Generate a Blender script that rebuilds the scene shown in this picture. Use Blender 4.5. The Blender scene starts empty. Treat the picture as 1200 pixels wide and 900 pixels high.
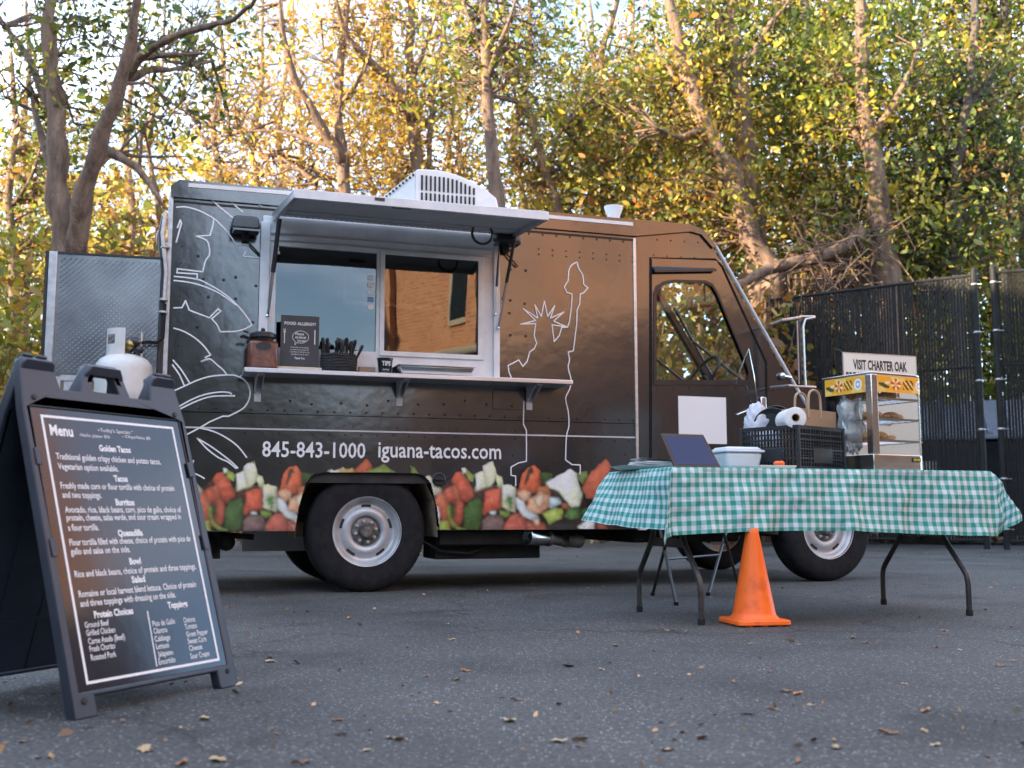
import bpy, math, random
import numpy as np
from mathutils import Vector, Matrix
from mathutils.geometry import tessellate_polygon
random.seed(7); rng = np.random.default_rng(11)
S = bpy.context.scene; COL = S.collection; PI = math.pi; R = math.radians

# ------------------------------------------------------------------ camera
F, HY, CH = 1280.0, 598.0, 0.54
TH = math.atan((HY-450)/F)
cd = bpy.data.cameras.new('camera'); cam = bpy.data.objects.new('camera', cd); COL.objects.link(cam); S.camera = cam
cam.location = (0, 0, CH); cam.rotation_euler = (PI/2+TH, 0, 0)
cd.sensor_width = 36; cd.lens = 36*F/1200; cd.clip_end = 2000; cd.clip_start = .05
cd.dof.use_dof = True; cd.dof.focus_distance = 5.5; cd.dof.aperture_fstop = 3.5
# ------------------------------------------------------------------ sky, sun, exposure
SUN_EL, SUN_AZ = R(17), R(-112)          # azimuth clockwise from +Y
W = bpy.data.worlds.new('World'); S.world = W; W.use_nodes = True
nt = W.node_tree; nt.nodes.clear()
def N(t, kind, **kw):
    n = t.nodes.new(kind)
    for k, v in kw.items():
        if k.startswith('_'): setattr(n, k[1:], v)
        else:
            key = k.replace('__', ' ')
            n.inputs[key].default_value = v
    return n
out = N(nt, 'ShaderNodeOutputWorld'); bg = N(nt, 'ShaderNodeBackground', Strength=0.15)
sky = N(nt, 'ShaderNodeTexSky'); sky.sky_type = 'NISHITA'; sky.sun_disc = False
sky.sun_elevation = SUN_EL; sky.sun_rotation = SUN_AZ; sky.altitude = 50; sky.air_density = 1.0; sky.dust_density = .5; sky.ozone_density = 3.0
tc = N(nt, 'ShaderNodeTexCoord'); mp = N(nt, 'ShaderNodeMapping'); mp.inputs['Scale'].default_value = (1, 1, 2.6)
nz = N(nt, 'ShaderNodeTexNoise', Scale=2.6, Detail=7.0, Roughness=.6)
rp = N(nt, 'ShaderNodeValToRGB'); rp.color_ramp.elements[0].position = .40; rp.color_ramp.elements[1].position = .68
rp.color_ramp.elements[0].color = (.08, .08, .08, 1); rp.color_ramp.elements[1].color = (.65, .65, .65, 1)
mx = N(nt, 'ShaderNodeMix'); mx.data_type = 'RGBA'
nt.links.new(tc.outputs['Generated'], mp.inputs['Vector']); nt.links.new(mp.outputs[0], nz.inputs['Vector'])
nt.links.new(nz.outputs['Fac'], rp.inputs['Fac']); nt.links.new(rp.outputs['Color'], mx.inputs['Factor'])
nt.links.new(sky.outputs[0], mx.inputs['A']); mx.inputs['B'].default_value = (6.6, 7.2, 8.2, 1)
nt.links.new(mx.outputs['Result'], bg.inputs['Color']); nt.links.new(bg.outputs[0], out.inputs[0])
sd = bpy.data.lights.new('sun', 'SUN'); sd.energy = 4.9; sd.angle = R(.5); sd.color = (1.0, .80, .55)
sun = bpy.data.objects.new('sun', sd); COL.objects.link(sun)
_sd = Vector((math.sin(SUN_AZ)*math.cos(SUN_EL), math.cos(SUN_AZ)*math.cos(SUN_EL), math.sin(SUN_EL)))
sun.rotation_euler = _sd.to_track_quat('Z', 'Y').to_euler(); sun.location = (0, 0, 30)
S.view_settings.view_transform = 'Standard'; S.view_settings.look = 'None'; S.view_settings.exposure = 2.2; S.view_settings.gamma = 1
S.render.engine = 'CYCLES'
S.cycles.max_bounces = 8; S.cycles.transparent_max_bounces = 16; S.cycles.use_denoising = True
S.cycles.sample_clamp_indirect = 6

# ------------------------------------------------------------------ measured geometry
def ray(px, py):
    dx = (px-600)/F; dz = -(py-450)/F
    return np.array([dx, math.cos(TH)-dz*math.sin(TH), math.sin(TH)+dz*math.cos(TH)])
CAM = np.array([0, 0, CH])
def on_ground(px, py, z=0.0):
    r = ray(px, py); return CAM+r*(z-CH)/r[2]
def at(px, py, Y):
    r = ray(px, py); return CAM+r*Y/r[1]
class Frame:                                  # a thing's own frame: x along, y away, z up
    def __init__(s, o, ang):
        s.o = np.array([o[0], o[1], 0.]); s.a = ang
        s.u = np.array([math.cos(ang), math.sin(ang), 0]); s.n = np.array([-math.sin(ang), math.cos(ang), 0])
    def L(s, px, py, y=0.0):                  # own (x, z) of the point seen at px,py on the plane y
        r = ray(px, py); t = ((s.o+s.n*y-CAM)@s.n)/(r@s.n); q = CAM+r*t
        return float((q-s.o)@s.u), float(q[2])
    def w(s, x, y, z): return s.o+s.u*x+s.n*y+np.array([0, 0, z])
TRUCK = Frame(on_ground(430, 695), R(18.3))
TABLE = Frame((1.522, 5.84), R(17.5))

# ------------------------------------------------------------------ mesh helpers
def link(o, parent=None):
    COL.objects.link(o)
    if parent is not None: o.parent = parent
    return o
def tag(o, label=None, cat=None, group=None, kind=None):
    if label: o['label'] = label
    if cat: o['category'] = cat
    if group: o['group'] = group
    if kind: o['kind'] = kind
    return o
def thing(name, label, cat, loc=(0, 0, 0), rz=0, group=None):
    o = bpy.data.objects.new(name, None); o.empty_display_size = .1; COL.objects.link(o)
    o.location = tuple(float(v) for v in loc); o.rotation_euler = (0, 0, rz)
    return tag(o, label, cat, group)
class MB:
    def __init__(s): s.v = []; s.f = []; s.m = []; s.cur = 0
    def add(s, vs, fs):
        k = len(s.v); s.v += [tuple(map(float, p)) for p in vs]; s.f += [tuple(i+k for i in f) for f in fs]; s.m += [s.cur]*len(fs); return s
    def box(s, x0, x1, y0, y1, z0, z1):
        return s.add([(x0,y0,z0),(x1,y0,z0),(x1,y1,z0),(x0,y1,z0),(x0,y0,z1),(x1,y0,z1),(x1,y1,z1),(x0,y1,z1)],
                     [(0,3,2,1),(4,5,6,7),(0,1,5,4),(1,2,6,5),(2,3,7,6),(3,0,4,7)])
    def hexa(s, p):                            # 8 corners, bottom ring then top ring
        return s.add(p, [(0,3,2,1),(4,5,6,7),(0,1,5,4),(1,2,6,5),(2,3,7,6),(3,0,4,7)])
    def tube(s, path, r, n=8, cap=True):
        P = [Vector(tuple(map(float, p))) for p in path]; rs = r if hasattr(r, '__len__') else [r]*len(P)
        vs = []; up = None
        for i, p in enumerate(P):
            t = (P[min(i+1, len(P)-1)]-P[max(i-1, 0)])
            if t.length < 1e-9: t = Vector((0, 0, 1))
            t.normalize()
            if up is None:
                up = Vector((0, 0, 1)) if abs(t.z) < .9 else Vector((1, 0, 0))
            a = t.cross(up)
            if a.length < 1e-4: a = t.cross(Vector((.3, 1, .2)))
            a.normalize(); b = a.cross(t); up = b*1.0
            for k in range(n):
                q = 2*PI*k/n; vs.append(p+(a*math.cos(q)+b*math.sin(q))*rs[i])
        fs = []
        for i in range(len(P)-1):
            for k in range(n):
                fs.append((i*n+k, (i+1)*n+k, (i+1)*n+(k+1) % n, i*n+(k+1) % n))
        if cap: fs.append(tuple(range(n))); fs.append(tuple((len(P)-1)*n+k for k in range(n-1, -1, -1)))
        return s.add(vs, fs)
    def lathe(s, prof, n=24, c=(0, 0, 0), axis='z', close=False, cap=True):
        vs = []
        for (r, h) in prof:
            for k in range(n):
                q = 2*PI*k/n; a, b = r*math.cos(q), r*math.sin(q)
                v = (a, b, h) if axis == 'z' else ((a, h, b) if axis == 'y' else (h, a, b))
                vs.append((v[0]+c[0], v[1]+c[1], v[2]+c[2]))
        fs = []; m = len(prof)
        for i in range(m if close else m-1):
            j = (i+1) % m
            for k in range(n):
                fs.append((i*n+k, i*n+(k+1) % n, j*n+(k+1) % n, j*n+k))
        if not close and cap:
            if prof[0][0] > 1e-4: fs.append(tuple(range(n-1, -1, -1)))
            if prof[-1][0] > 1e-4: fs.append(tuple((m-1)*n+k for k in range(n)))
        return s.add(vs, fs)
    def plate(s, outline, holes=(), y0=0.0, y1=.02):     # x,z outline; thickness along y
        loops = [list(outline)]+[list(h) for h in holes]
        tri = tessellate_polygon([[Vector((p[0], p[1], 0)) for p in l] for l in loops])
        pts = [p for l in loops for p in l]; n = len(pts)
        vs = [(p[0], y0, p[1]) for p in pts]+[(p[0], y1, p[1]) for p in pts]
        fs = [tuple(t) for t in tri]+[tuple(i+n for i in reversed(t)) for t in tri]
        k = 0
        for l in loops:
            m = len(l)
            for i in range(m): fs.append((k+i, k+(i+1) % m, n+k+(i+1) % m, n+k+i))
            k += m
        return s.add(vs, fs)
    def sphere(s, c, r, n=12, m=8, sc=(1, 1, 1)):
        vs = [(c[0], c[1], c[2]-r*sc[2])]; fs = []
        for i in range(1, m):
            a = -PI/2+PI*i/m
            for k in range(n):
                q = 2*PI*k/n; vs.append((c[0]+r*sc[0]*math.cos(a)*math.cos(q), c[1]+r*sc[1]*math.cos(a)*math.sin(q), c[2]+r*sc[2]*math.sin(a)))
        vs.append((c[0], c[1], c[2]+r*sc[2])); top = len(vs)-1
        for k in range(n):
            fs.append((0, 1+(k+1) % n, 1+k)); fs.append((top, 1+(m-2)*n+k, 1+(m-2)*n+(k+1) % n))
        for i in range(m-2):
            for k in range(n): fs.append((1+i*n+k, 1+i*n+(k+1) % n, 1+(i+1)*n+(k+1) % n, 1+(i+1)*n+k))
        return s.add(vs, fs)
    def mesh(s, name, mats, smooth=False, ang=35):
        me = bpy.data.meshes.new(name); me.from_pydata(s.v, [], s.f)
        for m in (mats if isinstance(mats, (list, tuple)) else [mats]): me.materials.append(m)
        if any(s.m): me.polygons.foreach_set('material_index', s.m)
        import bmesh
        b = bmesh.new(); b.from_mesh(me); bmesh.ops.recalc_face_normals(b, faces=b.faces); b.to_mesh(me); b.free()
        if smooth:
            me.polygons.foreach_set('use_smooth', [True]*len(me.polygons)); me.set_sharp_from_angle(angle=R(ang))
        me.update(); return me
    def build(s, name, mats, parent=None, smooth=False, bevel=0, ang=35, loc=None, rot=None):
        o = bpy.data.objects.new(name, s.mesh(name, mats, smooth or bevel > 0, ang)); link(o, parent)
        if bevel:
            md = o.modifiers.new('bevel', 'BEVEL'); md.width = bevel; md.segments = 2; md.limit_method = 'ANGLE'; md.angle_limit = R(40)
        if loc is not None: o.location = tuple(float(v) for v in loc)
        if rot is not None: o.rotation_euler = rot
        return o
def share(name, me, parent=None, loc=(0, 0, 0), rot=(0, 0, 0), scale=None):
    o = bpy.data.objects.new(name, me); link(o, parent); o.location = tuple(float(v) for v in loc); o.rotation_euler = rot
    if scale: o.scale = scale
    return o
def tree_copy(o, parent=None):
    c = o.copy(); COL.objects.link(c)
    if parent is not None: c.parent = parent
    for ch in list(o.children): tree_copy(ch, c)
    return c
def rrect(x0, x1, z0, z1, r, n=4):
    o = []
    for cx, cz, a in ((x1-r, z1-r, 0), (x0+r, z1-r, 90), (x0+r, z0+r, 180), (x1-r, z0+r, 270)):
        for i in range(n+1):
            q = R(a+90*i/n); o.append((cx+r*math.cos(q), cz+r*math.sin(q)))
    return o
def strip(b, pts, w, y0, y1):                 # a thin printed line on a y-plane following x,z points
    for i in range(len(pts)-1):
        p = Vector(pts[i]); q = Vector(pts[i+1]); d = q-p
        if d.length < 1e-6: continue
        d.normalize(); p = p-d*w*.35; q = q+d*w*.35; nn = Vector((-d.y, d.x))*w*.5
        c = [(p+nn), (q+nn), (q-nn), (p-nn)]
        yy = y0-(i % 2)*.0003
        b.add([(v.x, yy, v.y) for v in c], [(0, 1, 2, 3)])
    return b
_fcache = {}
def text_mesh(items, name, mat, parent, depth=0.0, plane='xz', y=0.0, rot=None, loc=None, order=None):
    """items: (string, x, z, height, width or None, align, bold); flat lettering on the x-z plane at y"""
    vs = []; fs = []
    for it in items:
        s, x, z, h, wd, al, bold = it
        c = bpy.data.curves.new('t', 'FONT'); c.body = s; c.size = 1.0; c.offset = bold; c.resolution_u = 2
        o = bpy.data.objects.new('t', c); COL.objects.link(o)
        dg = bpy.context.evaluated_depsgraph_get(); me = bpy.data.meshes.new_from_object(o.evaluated_get(dg))
        V = np.array([v.co[:] for v in me.vertices]) if len(me.vertices) else np.zeros((0, 3))
        P = [tuple(p.vertices) for p in me.polygons]
        bpy.data.objects.remove(o); bpy.data.curves.remove(c); bpy.data.meshes.remove(me)
        if not len(V): continue
        k = h/.73; w0 = (V[:, 0].max()-V[:, 0].min())*k; kx = k*(wd/w0 if wd else .82); wdt = wd if wd else w0*.82
        X = (V[:, 0]-V[:, 0].min())*kx; Z = V[:, 1]*k
        X += x-(wdt/2 if al == 'c' else (wdt if al == 'r' else 0)); Z += z
        b = len(vs); vs += [(float(a), y, float(q)) for a, q in zip(X, Z)]; fs += [tuple(i+b for i in p) for p in P]
    me = bpy.data.meshes.new(name); me.from_pydata(vs, [], fs); me.materials.append(mat)
    o = bpy.data.objects.new(name, me); link(o, parent)
    if loc is not None: o.location = loc
    if rot is not None: o.rotation_euler = rot
    return o

# ------------------------------------------------------------------ materials
def mat(name, col=(.5, .5, .5), rough=.5, metal=0, spec=.5, coat=0, trans=0, ior=1.5, alpha=1):
    m = bpy.data.materials.new(name); m.use_nodes = True; t = m.node_tree; p = t.nodes['Principled BSDF']
    p.inputs['Base Color'].default_value = (*col, 1); p.inputs['Roughness'].default_value = rough; p.inputs['Metallic'].default_value = metal
    p.inputs['Specular IOR Level'].default_value = spec; p.inputs['Coat Weight'].default_value = coat; p.inputs['Coat Roughness'].default_value = .08
    p.inputs['Transmission Weight'].default_value = trans; p.inputs['IOR'].default_value = ior; p.inputs['Alpha'].default_value = alpha
    return m
def ramp(t, fac, stops):
    r = N(t, 'ShaderNodeValToRGB'); e = r.color_ramp.elements
    while len(e) < len(stops): e.new(.5)
    for k, (p, c) in enumerate(stops): e[k].position = p; e[k].color = (*c, 1) if len(c) == 3 else c
    t.links.new(fac, r.inputs['Fac']); return r.outputs['Color']
def vary(m, c0, c1, scale=5, detail=6, lo=.3, hi=.7, bump=0, bscale=None, rvar=0, vec='Object', stretch=None, bdist=.01):
    t = m.node_tree; p = t.nodes['Principled BSDF']; tc = N(t, 'ShaderNodeTexCoord'); src = tc.outputs[vec]
    if stretch:
        mp = N(t, 'ShaderNodeMapping'); mp.inputs['Scale'].default_value = stretch; t.links.new(src, mp.inputs['Vector']); src = mp.outputs[0]
    nz = N(t, 'ShaderNodeTexNoise', Scale=scale, Detail=detail, Roughness=.6); t.links.new(src, nz.inputs['Vector'])
    c = ramp(t, nz.outputs['Fac'], [(lo, c0), (hi, c1)]); t.links.new(c, p.inputs['Base Color'])
    if rvar:
        r0 = p.inputs['Roughness'].default_value; mr = N(t, 'ShaderNodeMapRange'); mr.inputs['To Min'].default_value = r0-rvar; mr.inputs['To Max'].default_value = r0+rvar
        t.links.new(nz.outputs['Fac'], mr.inputs['Value']); t.links.new(mr.outputs[0], p.inputs['Roughness'])
    if bump:
        n2 = N(t, 'ShaderNodeTexNoise', Scale=bscale or scale*3, Detail=6.0); t.links.new(src, n2.inputs['Vector'])
        bp = N(t, 'ShaderNodeBump', Strength=bump, Distance=bdist); t.links.new(n2.outputs['Fac'], bp.inputs['Height']); t.links.new(bp.outputs[0], p.inputs['Normal'])
    return m
def wrap_mat(name, col, attr=None):
    """glossy vinyl on thin sheet metal: broad dents and oil-canning bend what it mirrors"""
    m = mat(name, col, .15, 0, 1.0, .3, 0, 1.62); t = m.node_tree; p = t.nodes['Principled BSDF']; p.inputs['Coat Roughness'].default_value = .12
    tc = N(t, 'ShaderNodeTexCoord'); mp = N(t, 'ShaderNodeMapping'); mp.inputs['Scale'].default_value = (1, 1, .55); t.links.new(tc.outputs['Object'], mp.inputs['Vector'])
    n1 = N(t, 'ShaderNodeTexNoise', Scale=1.5, Detail=0.0); n2 = N(t, 'ShaderNodeTexNoise', Scale=9.0, Detail=2.0)
    t.links.new(mp.outputs[0], n1.inputs['Vector']); t.links.new(tc.outputs['Object'], n2.inputs['Vector'])
    b1 = N(t, 'ShaderNodeBump', Strength=1.0, Distance=.011); b2 = N(t, 'ShaderNodeBump', Strength=.4, Distance=.003)
    t.links.new(n1.outputs['Fac'], b1.inputs['Height']); t.links.new(n2.outputs['Fac'], b2.inputs['Height']); t.links.new(b1.outputs[0], b2.inputs['Normal'])
    t.links.new(b2.outputs[0], p.inputs['Normal']); t.links.new(b2.outputs[0], p.inputs['Coat Normal'])
    n3 = N(t, 'ShaderNodeTexNoise', Scale=3.5, Detail=8.0, Roughness=.7); t.links.new(tc.outputs['Object'], n3.inputs['Vector'])
    mr = N(t, 'ShaderNodeMapRange'); mr.inputs['From Min'].default_value = .3; mr.inputs['From Max'].default_value = .75
    mr.inputs['To Min'].default_value = .14; mr.inputs['To Max'].default_value = .20
    t.links.new(n3.outputs['Fac'], mr.inputs['Value']); t.links.new(mr.outputs[0], p.inputs['Roughness'])
    if attr:
        a = N(t, 'ShaderNodeAttribute'); a.attribute_name = attr; t.links.new(a.outputs['Color'], p.inputs['Base Color'])
    return m
def glass_mat(name, tint=(.9, .95, .95), ior=1.5, boost=0.0, rough=.01, wobble=.0):
    m = bpy.data.materials.new(name); m.use_nodes = True; t = m.node_tree; t.nodes.clear()
    o = N(t, 'ShaderNodeOutputMaterial'); tr = N(t, 'ShaderNodeBsdfTransparent', Color=(*tint, 1)); gl = N(t, 'ShaderNodeBsdfGlossy', Roughness=rough)
    fr = N(t, 'ShaderNodeLayerWeight', Blend=.5); pw = N(t, 'ShaderNodeMath'); pw.operation = 'POWER'; pw.inputs[1].default_value = 5.0; ad = N(t, 'ShaderNodeMapRange'); ad.inputs['To Min'].default_value = boost; ad.inputs['To Max'].default_value = .95
    mx = N(t, 'ShaderNodeMixShader'); t.links.new(fr.outputs['Facing'], pw.inputs[0]); t.links.new(pw.outputs[0], ad.inputs['Value']); t.links.new(ad.outputs[0], mx.inputs[0])
    t.links.new(tr.outputs[0], mx.inputs[1]); t.links.new(gl.outputs[0], mx.inputs[2]); t.links.new(mx.outputs[0], o.inputs[0])
    if wobble:
        tc = N(t, 'ShaderNodeTexCoord'); nz = N(t, 'ShaderNodeTexNoise', Scale=1.6, Detail=1.0); bp = N(t, 'ShaderNodeBump', Strength=1.0, Distance=wobble)
        t.links.new(tc.outputs['Object'], nz.inputs['Vector']); t.links.new(nz.outputs['Fac'], bp.inputs['Height']); t.links.new(bp.outputs[0], gl.inputs['Normal']); t.links.new(bp.outputs[0], fr.inputs['Normal'])
    return m
def leaf_mat(name, tr=.45):
    m = bpy.data.materials.new(name); m.use_nodes = True; t = m.node_tree; t.nodes.clear()
    o = N(t, 'ShaderNodeOutputMaterial'); a = N(t, 'ShaderNodeAttribute'); a.attribute_name = 'Col'
    d = N(t, 'ShaderNodeBsdfDiffuse'); l = N(t, 'ShaderNodeBsdfTranslucent'); mx = N(t, 'ShaderNodeMixShader', Fac=tr); g = N(t, 'ShaderNodeBsdfGlossy', Roughness=.5)
    m2 = N(t, 'ShaderNodeMixShader', Fac=.04)
    t.links.new(a.outputs['Color'], d.inputs['Color']); t.links.new(a.outputs['Color'], l.inputs['Color'])
    t.links.new(d.outputs[0], mx.inputs[1]); t.links.new(l.outputs[0], mx.inputs[2]); t.links.new(mx.outputs[0], m2.inputs[1]); t.links.new(g.outputs[0], m2.inputs[2]); t.links.new(m2.outputs[0], o.inputs[0])
    return m
def attr_mat(name, rough=.6, spec=.4):
    m = mat(name, (1, 1, 1), rough, 0, spec); t = m.node_tree; a = N(t, 'ShaderNodeAttribute'); a.attribute_name = 'Col'
    t.links.new(a.outputs['Color'], t.nodes['Principled BSDF'].inputs['Base Color']); return m
M = {}
M['wrap'] = wrap_mat('black_vinyl_wrap', (.012, .012, .015))
M['graphic'] = wrap_mat('printed_vinyl', (.1, .1, .1), 'Col')
M['white_print'] = mat('white_print', (.78, .78, .78), .4)
M['black_trim'] = vary(mat('black_trim', (.015, .015, .017), .35), (.012, .012, .013), (.03, .03, .032), 8)
M['black_matte'] = vary(mat('black_matte', (.012, .012, .012), .7), (.008, .008, .008), (.03, .028, .025), 12)
M['chassis'] = vary(mat('chassis_dirt', (.02, .02, .02), .85), (.008, .008, .008), (.035, .03, .026), 6, bump=.3)
M['rubber'] = vary(mat('tyre_rubber', (.02, .02, .022), .85, 0, .25), (.008, .008, .010), (.020, .020, .021), 14, bump=.15, bscale=60)
M['rim'] = vary(mat('silver_wheel_paint', (.5, .5, .51), .38, .35), (.40, .41, .42), (.56, .57, .58), 9, rvar=.1)
M['rim_dark'] = vary(mat('greasy_hub', (.12, .11, .1), .5, .6), (.05, .045, .04), (.28, .26, .24), 30)
M['alu'] = vary(mat('brushed_aluminium', (.6, .61, .63), .36, .85), (.5, .51, .53), (.68, .69, .71), 4, rvar=.12, stretch=(1, 8, 8))
M['alu_dull'] = vary(mat('dull_aluminium', (.5, .51, .53), .5, .2), (.44, .45, .47), (.60, .61, .63), 3, rvar=.1, bump=.1, bscale=6)
M['white_frame'] = vary(mat('white_window_frame', (.72, .73, .75), .4), (.6, .61, .62), (.78, .79, .8), 6)
M['steel'] = vary(mat('stainless_steel', (.62, .61, .6), .24, 1), (.5, .5, .49), (.68, .67, .66), 7, rvar=.08, stretch=(1, 1, 10))
M['chrome'] = mat('chrome', (.75, .75, .76), .12, 1)
M['galv'] = vary(mat('galvanised_steel', (.5, .5, .5), .45, .8), (.38, .38, .38), (.6, .6, .6), 25)
M['white_plastic'] = vary(mat('white_plastic', (.72, .72, .7), .45), (.62, .62, .6), (.78, .78, .76), 5)
M['white_enamel'] = vary(mat('white_enamel', (.68, .68, .66), .35), (.56, .55, .52), (.74, .74, .72), 7, bump=.05)
M['window'] = glass_mat('serving_window_glass', (.50, .52, .52), 1.8, .10, .006, .002)
M['glass'] = glass_mat('clear_glass', (.93, .95, .95), 1.5, .04, .01)
M['cab_glass'] = glass_mat('cab_glass', (.90, .92, .90), 1.35, .03, .01)
M['interior'] = vary(mat('kitchen_wall', (.22, .22, .21), .5), (.15, .15, .145), (.27, .27, .26), 3)
M['bark'] = vary(mat('tree_bark', (.2, .14, .1), .9), (.085, .052, .036), (.32, .205, .14), 3.0, bump=.9, bscale=22, stretch=(3, 3, .7), bdist=.04)
M['bark_dark'] = vary(mat('dark_bark', (.08, .06, .045), .9), (.05, .038, .03), (.16, .12, .09), 3.0, bump=.9, bscale=22, stretch=(3, 3, .7), bdist=.04)
M['leaf'] = leaf_mat('autumn_leaf', .5)
M['litter'] = attr_mat('dry_leaf', .7)

# ------------------------------------------------------------------ ground
def asphalt():
    m = mat('asphalt', (.06, .06, .06), .8, 0, .35); t = m.node_tree; p = t.nodes['Principled BSDF']; tc = N(t, 'ShaderNodeTexCoord'); o = tc.outputs['Object']
    big = N(t, 'ShaderNodeTexNoise', Scale=.55, Detail=6.0, Roughness=.65); fine = N(t, 'ShaderNodeTexNoise', Scale=62.0, Detail=4.0, Roughness=.8)
    v1 = N(t, 'ShaderNodeTexVoronoi', Scale=105.0); v2 = N(t, 'ShaderNodeTexVoronoi', Scale=42.0); v3 = N(t, 'ShaderNodeTexVoronoi', Scale=.33); v3.feature = 'DISTANCE_TO_EDGE'
    wv = N(t, 'ShaderNodeTexNoise', Scale=1.7, Detail=6.0); vm = N(t, 'ShaderNodeVectorMath'); vm.operation = 'MULTIPLY_ADD'; vm.inputs[1].default_value = (.9, .9, .9)
    for n in (big, fine, v1, v2, wv): t.links.new(o, n.inputs['Vector'])
    t.links.new(wv.outputs['Color'], vm.inputs[0]); t.links.new(o, vm.inputs[2]); t.links.new(vm.outputs[0], v3.inputs['Vector'])
    base = ramp(t, fine.outputs['Fac'], [(.30, (.026, .0265, .026)), (.52, (.072, .073, .072)), (.70, (.155, .154, .150))])
    def mixc(a, b, fac, mode='MIX'):
        x = N(t, 'ShaderNodeMix'); x.data_type = 'RGBA'; x.blend_type = mode
        if isinstance(fac, float): x.inputs['Factor'].default_value = fac
        else: t.links.new(fac, x.inputs['Factor'])
        t.links.new(a, x.inputs['A'])
        if isinstance(b, tuple): x.inputs['B'].default_value = (*b, 1)
        else: t.links.new(b, x.inputs['B'])
        return x.outputs['Result']
    # some of the stones are pale: pick cells by their own random colour
    sp = N(t, 'ShaderNodeSeparateColor'); t.links.new(v1.outputs['Color'], sp.inputs[0])
    pick = ramp(t, sp.outputs[0], [(.80, (0, 0, 0)), (.94, (.9, .9, .9))]); inside = ramp(t, v1.outputs['Distance'], [(.25, (1, 1, 1)), (.42, (0, 0, 0))])
    f1 = N(t, 'ShaderNodeMath'); f1.operation = 'MULTIPLY'; t.links.new(pick, f1.inputs[0]); t.links.new(inside, f1.inputs[1])
    c = mixc(base, (.44, .43, .41), f1.outputs[0])
    sp2 = N(t, 'ShaderNodeSeparateColor'); t.links.new(v2.outputs['Color'], sp2.inputs[0])
    pick2 = ramp(t, sp2.outputs[1], [(.93, (0, 0, 0)), (.96, (.8, .8, .8))]); in2 = ramp(t, v2.outputs['Distance'], [(.18, (1, 1, 1)), (.3, (0, 0, 0))])
    f2 = N(t, 'ShaderNodeMath'); f2.operation = 'MULTIPLY'; t.links.new(pick2, f2.inputs[0]); t.links.new(in2, f2.inputs[1])
    c = mixc(c, (.20, .15, .10), f2.outputs[0])
    tone = ramp(t, big.outputs['Fac'], [(.34, (.48, .48, .48)), (.46, (.85, .85, .85)), (.66, (1.25, 1.23, 1.2))]); c = mixc(c, tone, 1.0, 'MULTIPLY')
    crack = ramp(t, v3.outputs['Distance'], [(.0, (.25, .25, .25)), (.006, (1, 1, 1))]); c = mixc(c, crack, .6, 'MULTIPLY')
    st = N(t, 'ShaderNodeTexNoise', Scale=1.15, Detail=3.0, Distortion=.6); t.links.new(o, st.inputs['Vector']); c = mixc(c, ramp(t, st.outputs['Fac'], [(.60, (1, 1, 1)), (.68, (.62, .61, .60))]), .9, 'MULTIPLY')
    t.links.new(c, p.inputs['Base Color'])
    b1 = N(t, 'ShaderNodeBump', Strength=.7, Distance=.004); t.links.new(v1.outputs['Distance'], b1.inputs['Height'])
    b2 = N(t, 'ShaderNodeBump', Strength=.8, Distance=.006); t.links.new(fine.outputs['Fac'], b2.inputs['Height']); t.links.new(b1.outputs[0], b2.inputs['Normal']); t.links.new(b2.outputs[0], p.inputs['Normal'])
    return m
M['asphalt'] = asphalt()
M['floor'] = vary(mat('leaf_litter_ground', (.1, .07, .04), .9), (.045, .032, .018), (.20, .12, .05), 2.2, bump=.8, bscale=9, bdist=.08)
def hill_z(x, y):
    s = max(0.0, min(1.0, (y-21.5-1.5*math.sin(x*.22))/16)); s = s*s*(3-2*s)
    return -.03+s*(3.6+.7*math.sin(x*.16+1))+.12*math.sin(x*.9)*math.sin(y*.7)*min(1, max(0, (y-22)/4))
b = MB(); xs = sorted(set([-400, -200, -100, -60]+[i*2.0 for i in range(-20, 21)]+[60, 100, 200, 400])); ys = sorted(set([-400, -150, -60, -20, 0, 10, 18]+[20+i*1.5 for i in range(22)]+[60, 90, 150, 400]))
b.add([(x, y, hill_z(x, y)) for y in ys for x in xs], [(j*len(xs)+i, j*len(xs)+i+1, (j+1)*len(xs)+i+1, (j+1)*len(xs)+i) for j in range(len(ys)-1) for i in range(len(xs)-1)])
tag(b.build('ground', M['floor'], smooth=True, ang=180), kind='structure')
b = MB(); edge = [(x, 20.3+.5*math.sin(x*.6)+.25*math.sin(x*1.7)) for x in [i*1.0 for i in range(-36, 37)]]
b.add([(36, -45, 0), (-36, -45, 0)]+[(x, y, 0) for x, y in edge], [tuple(range(len(edge)+2))])
tag(b.build('parking_lot', M['asphalt']), kind='structure')

# ------------------------------------------------------------------ buildings behind the camera: brick mirrored in the glass, stucco added for shade
def brick_mat():
    m = mat('red_brick', (.3, .12, .06), .85); t = m.node_tree; p = t.nodes['Principled BSDF']; tc = N(t, 'ShaderNodeTexCoord'); mp = N(t, 'ShaderNodeMapping')
    mp.inputs['Rotation'].default_value = (PI/2, 0, PI/2)
    br = N(t, 'ShaderNodeTexBrick', Scale=3.0); br.inputs['Color1'].default_value = (.52, .23, .10, 1); br.inputs['Color2'].default_value = (.40, .15, .06, 1); br.inputs['Mortar'].default_value = (.42, .36, .3, 1)
    sx = N(t, 'ShaderNodeSeparateXYZ'); cx = N(t, 'ShaderNodeCombineXYZ'); t.links.new(tc.outputs['Object'], sx.inputs[0])
    t.links.new(sx.outputs['Y'], cx.inputs['X']); t.links.new(sx.outputs['Z'], cx.inputs['Y']); t.links.new(cx.outputs[0], br.inputs['Vector']); t.links.new(br.outputs['Color'], p.inputs['Base Color']); return m
M['brick'] = brick_mat(); M['stucco'] = vary(mat('tan_stucco', (.4, .35, .27), .9), (.34, .29, .22), (.46, .41, .33), 2)
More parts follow.
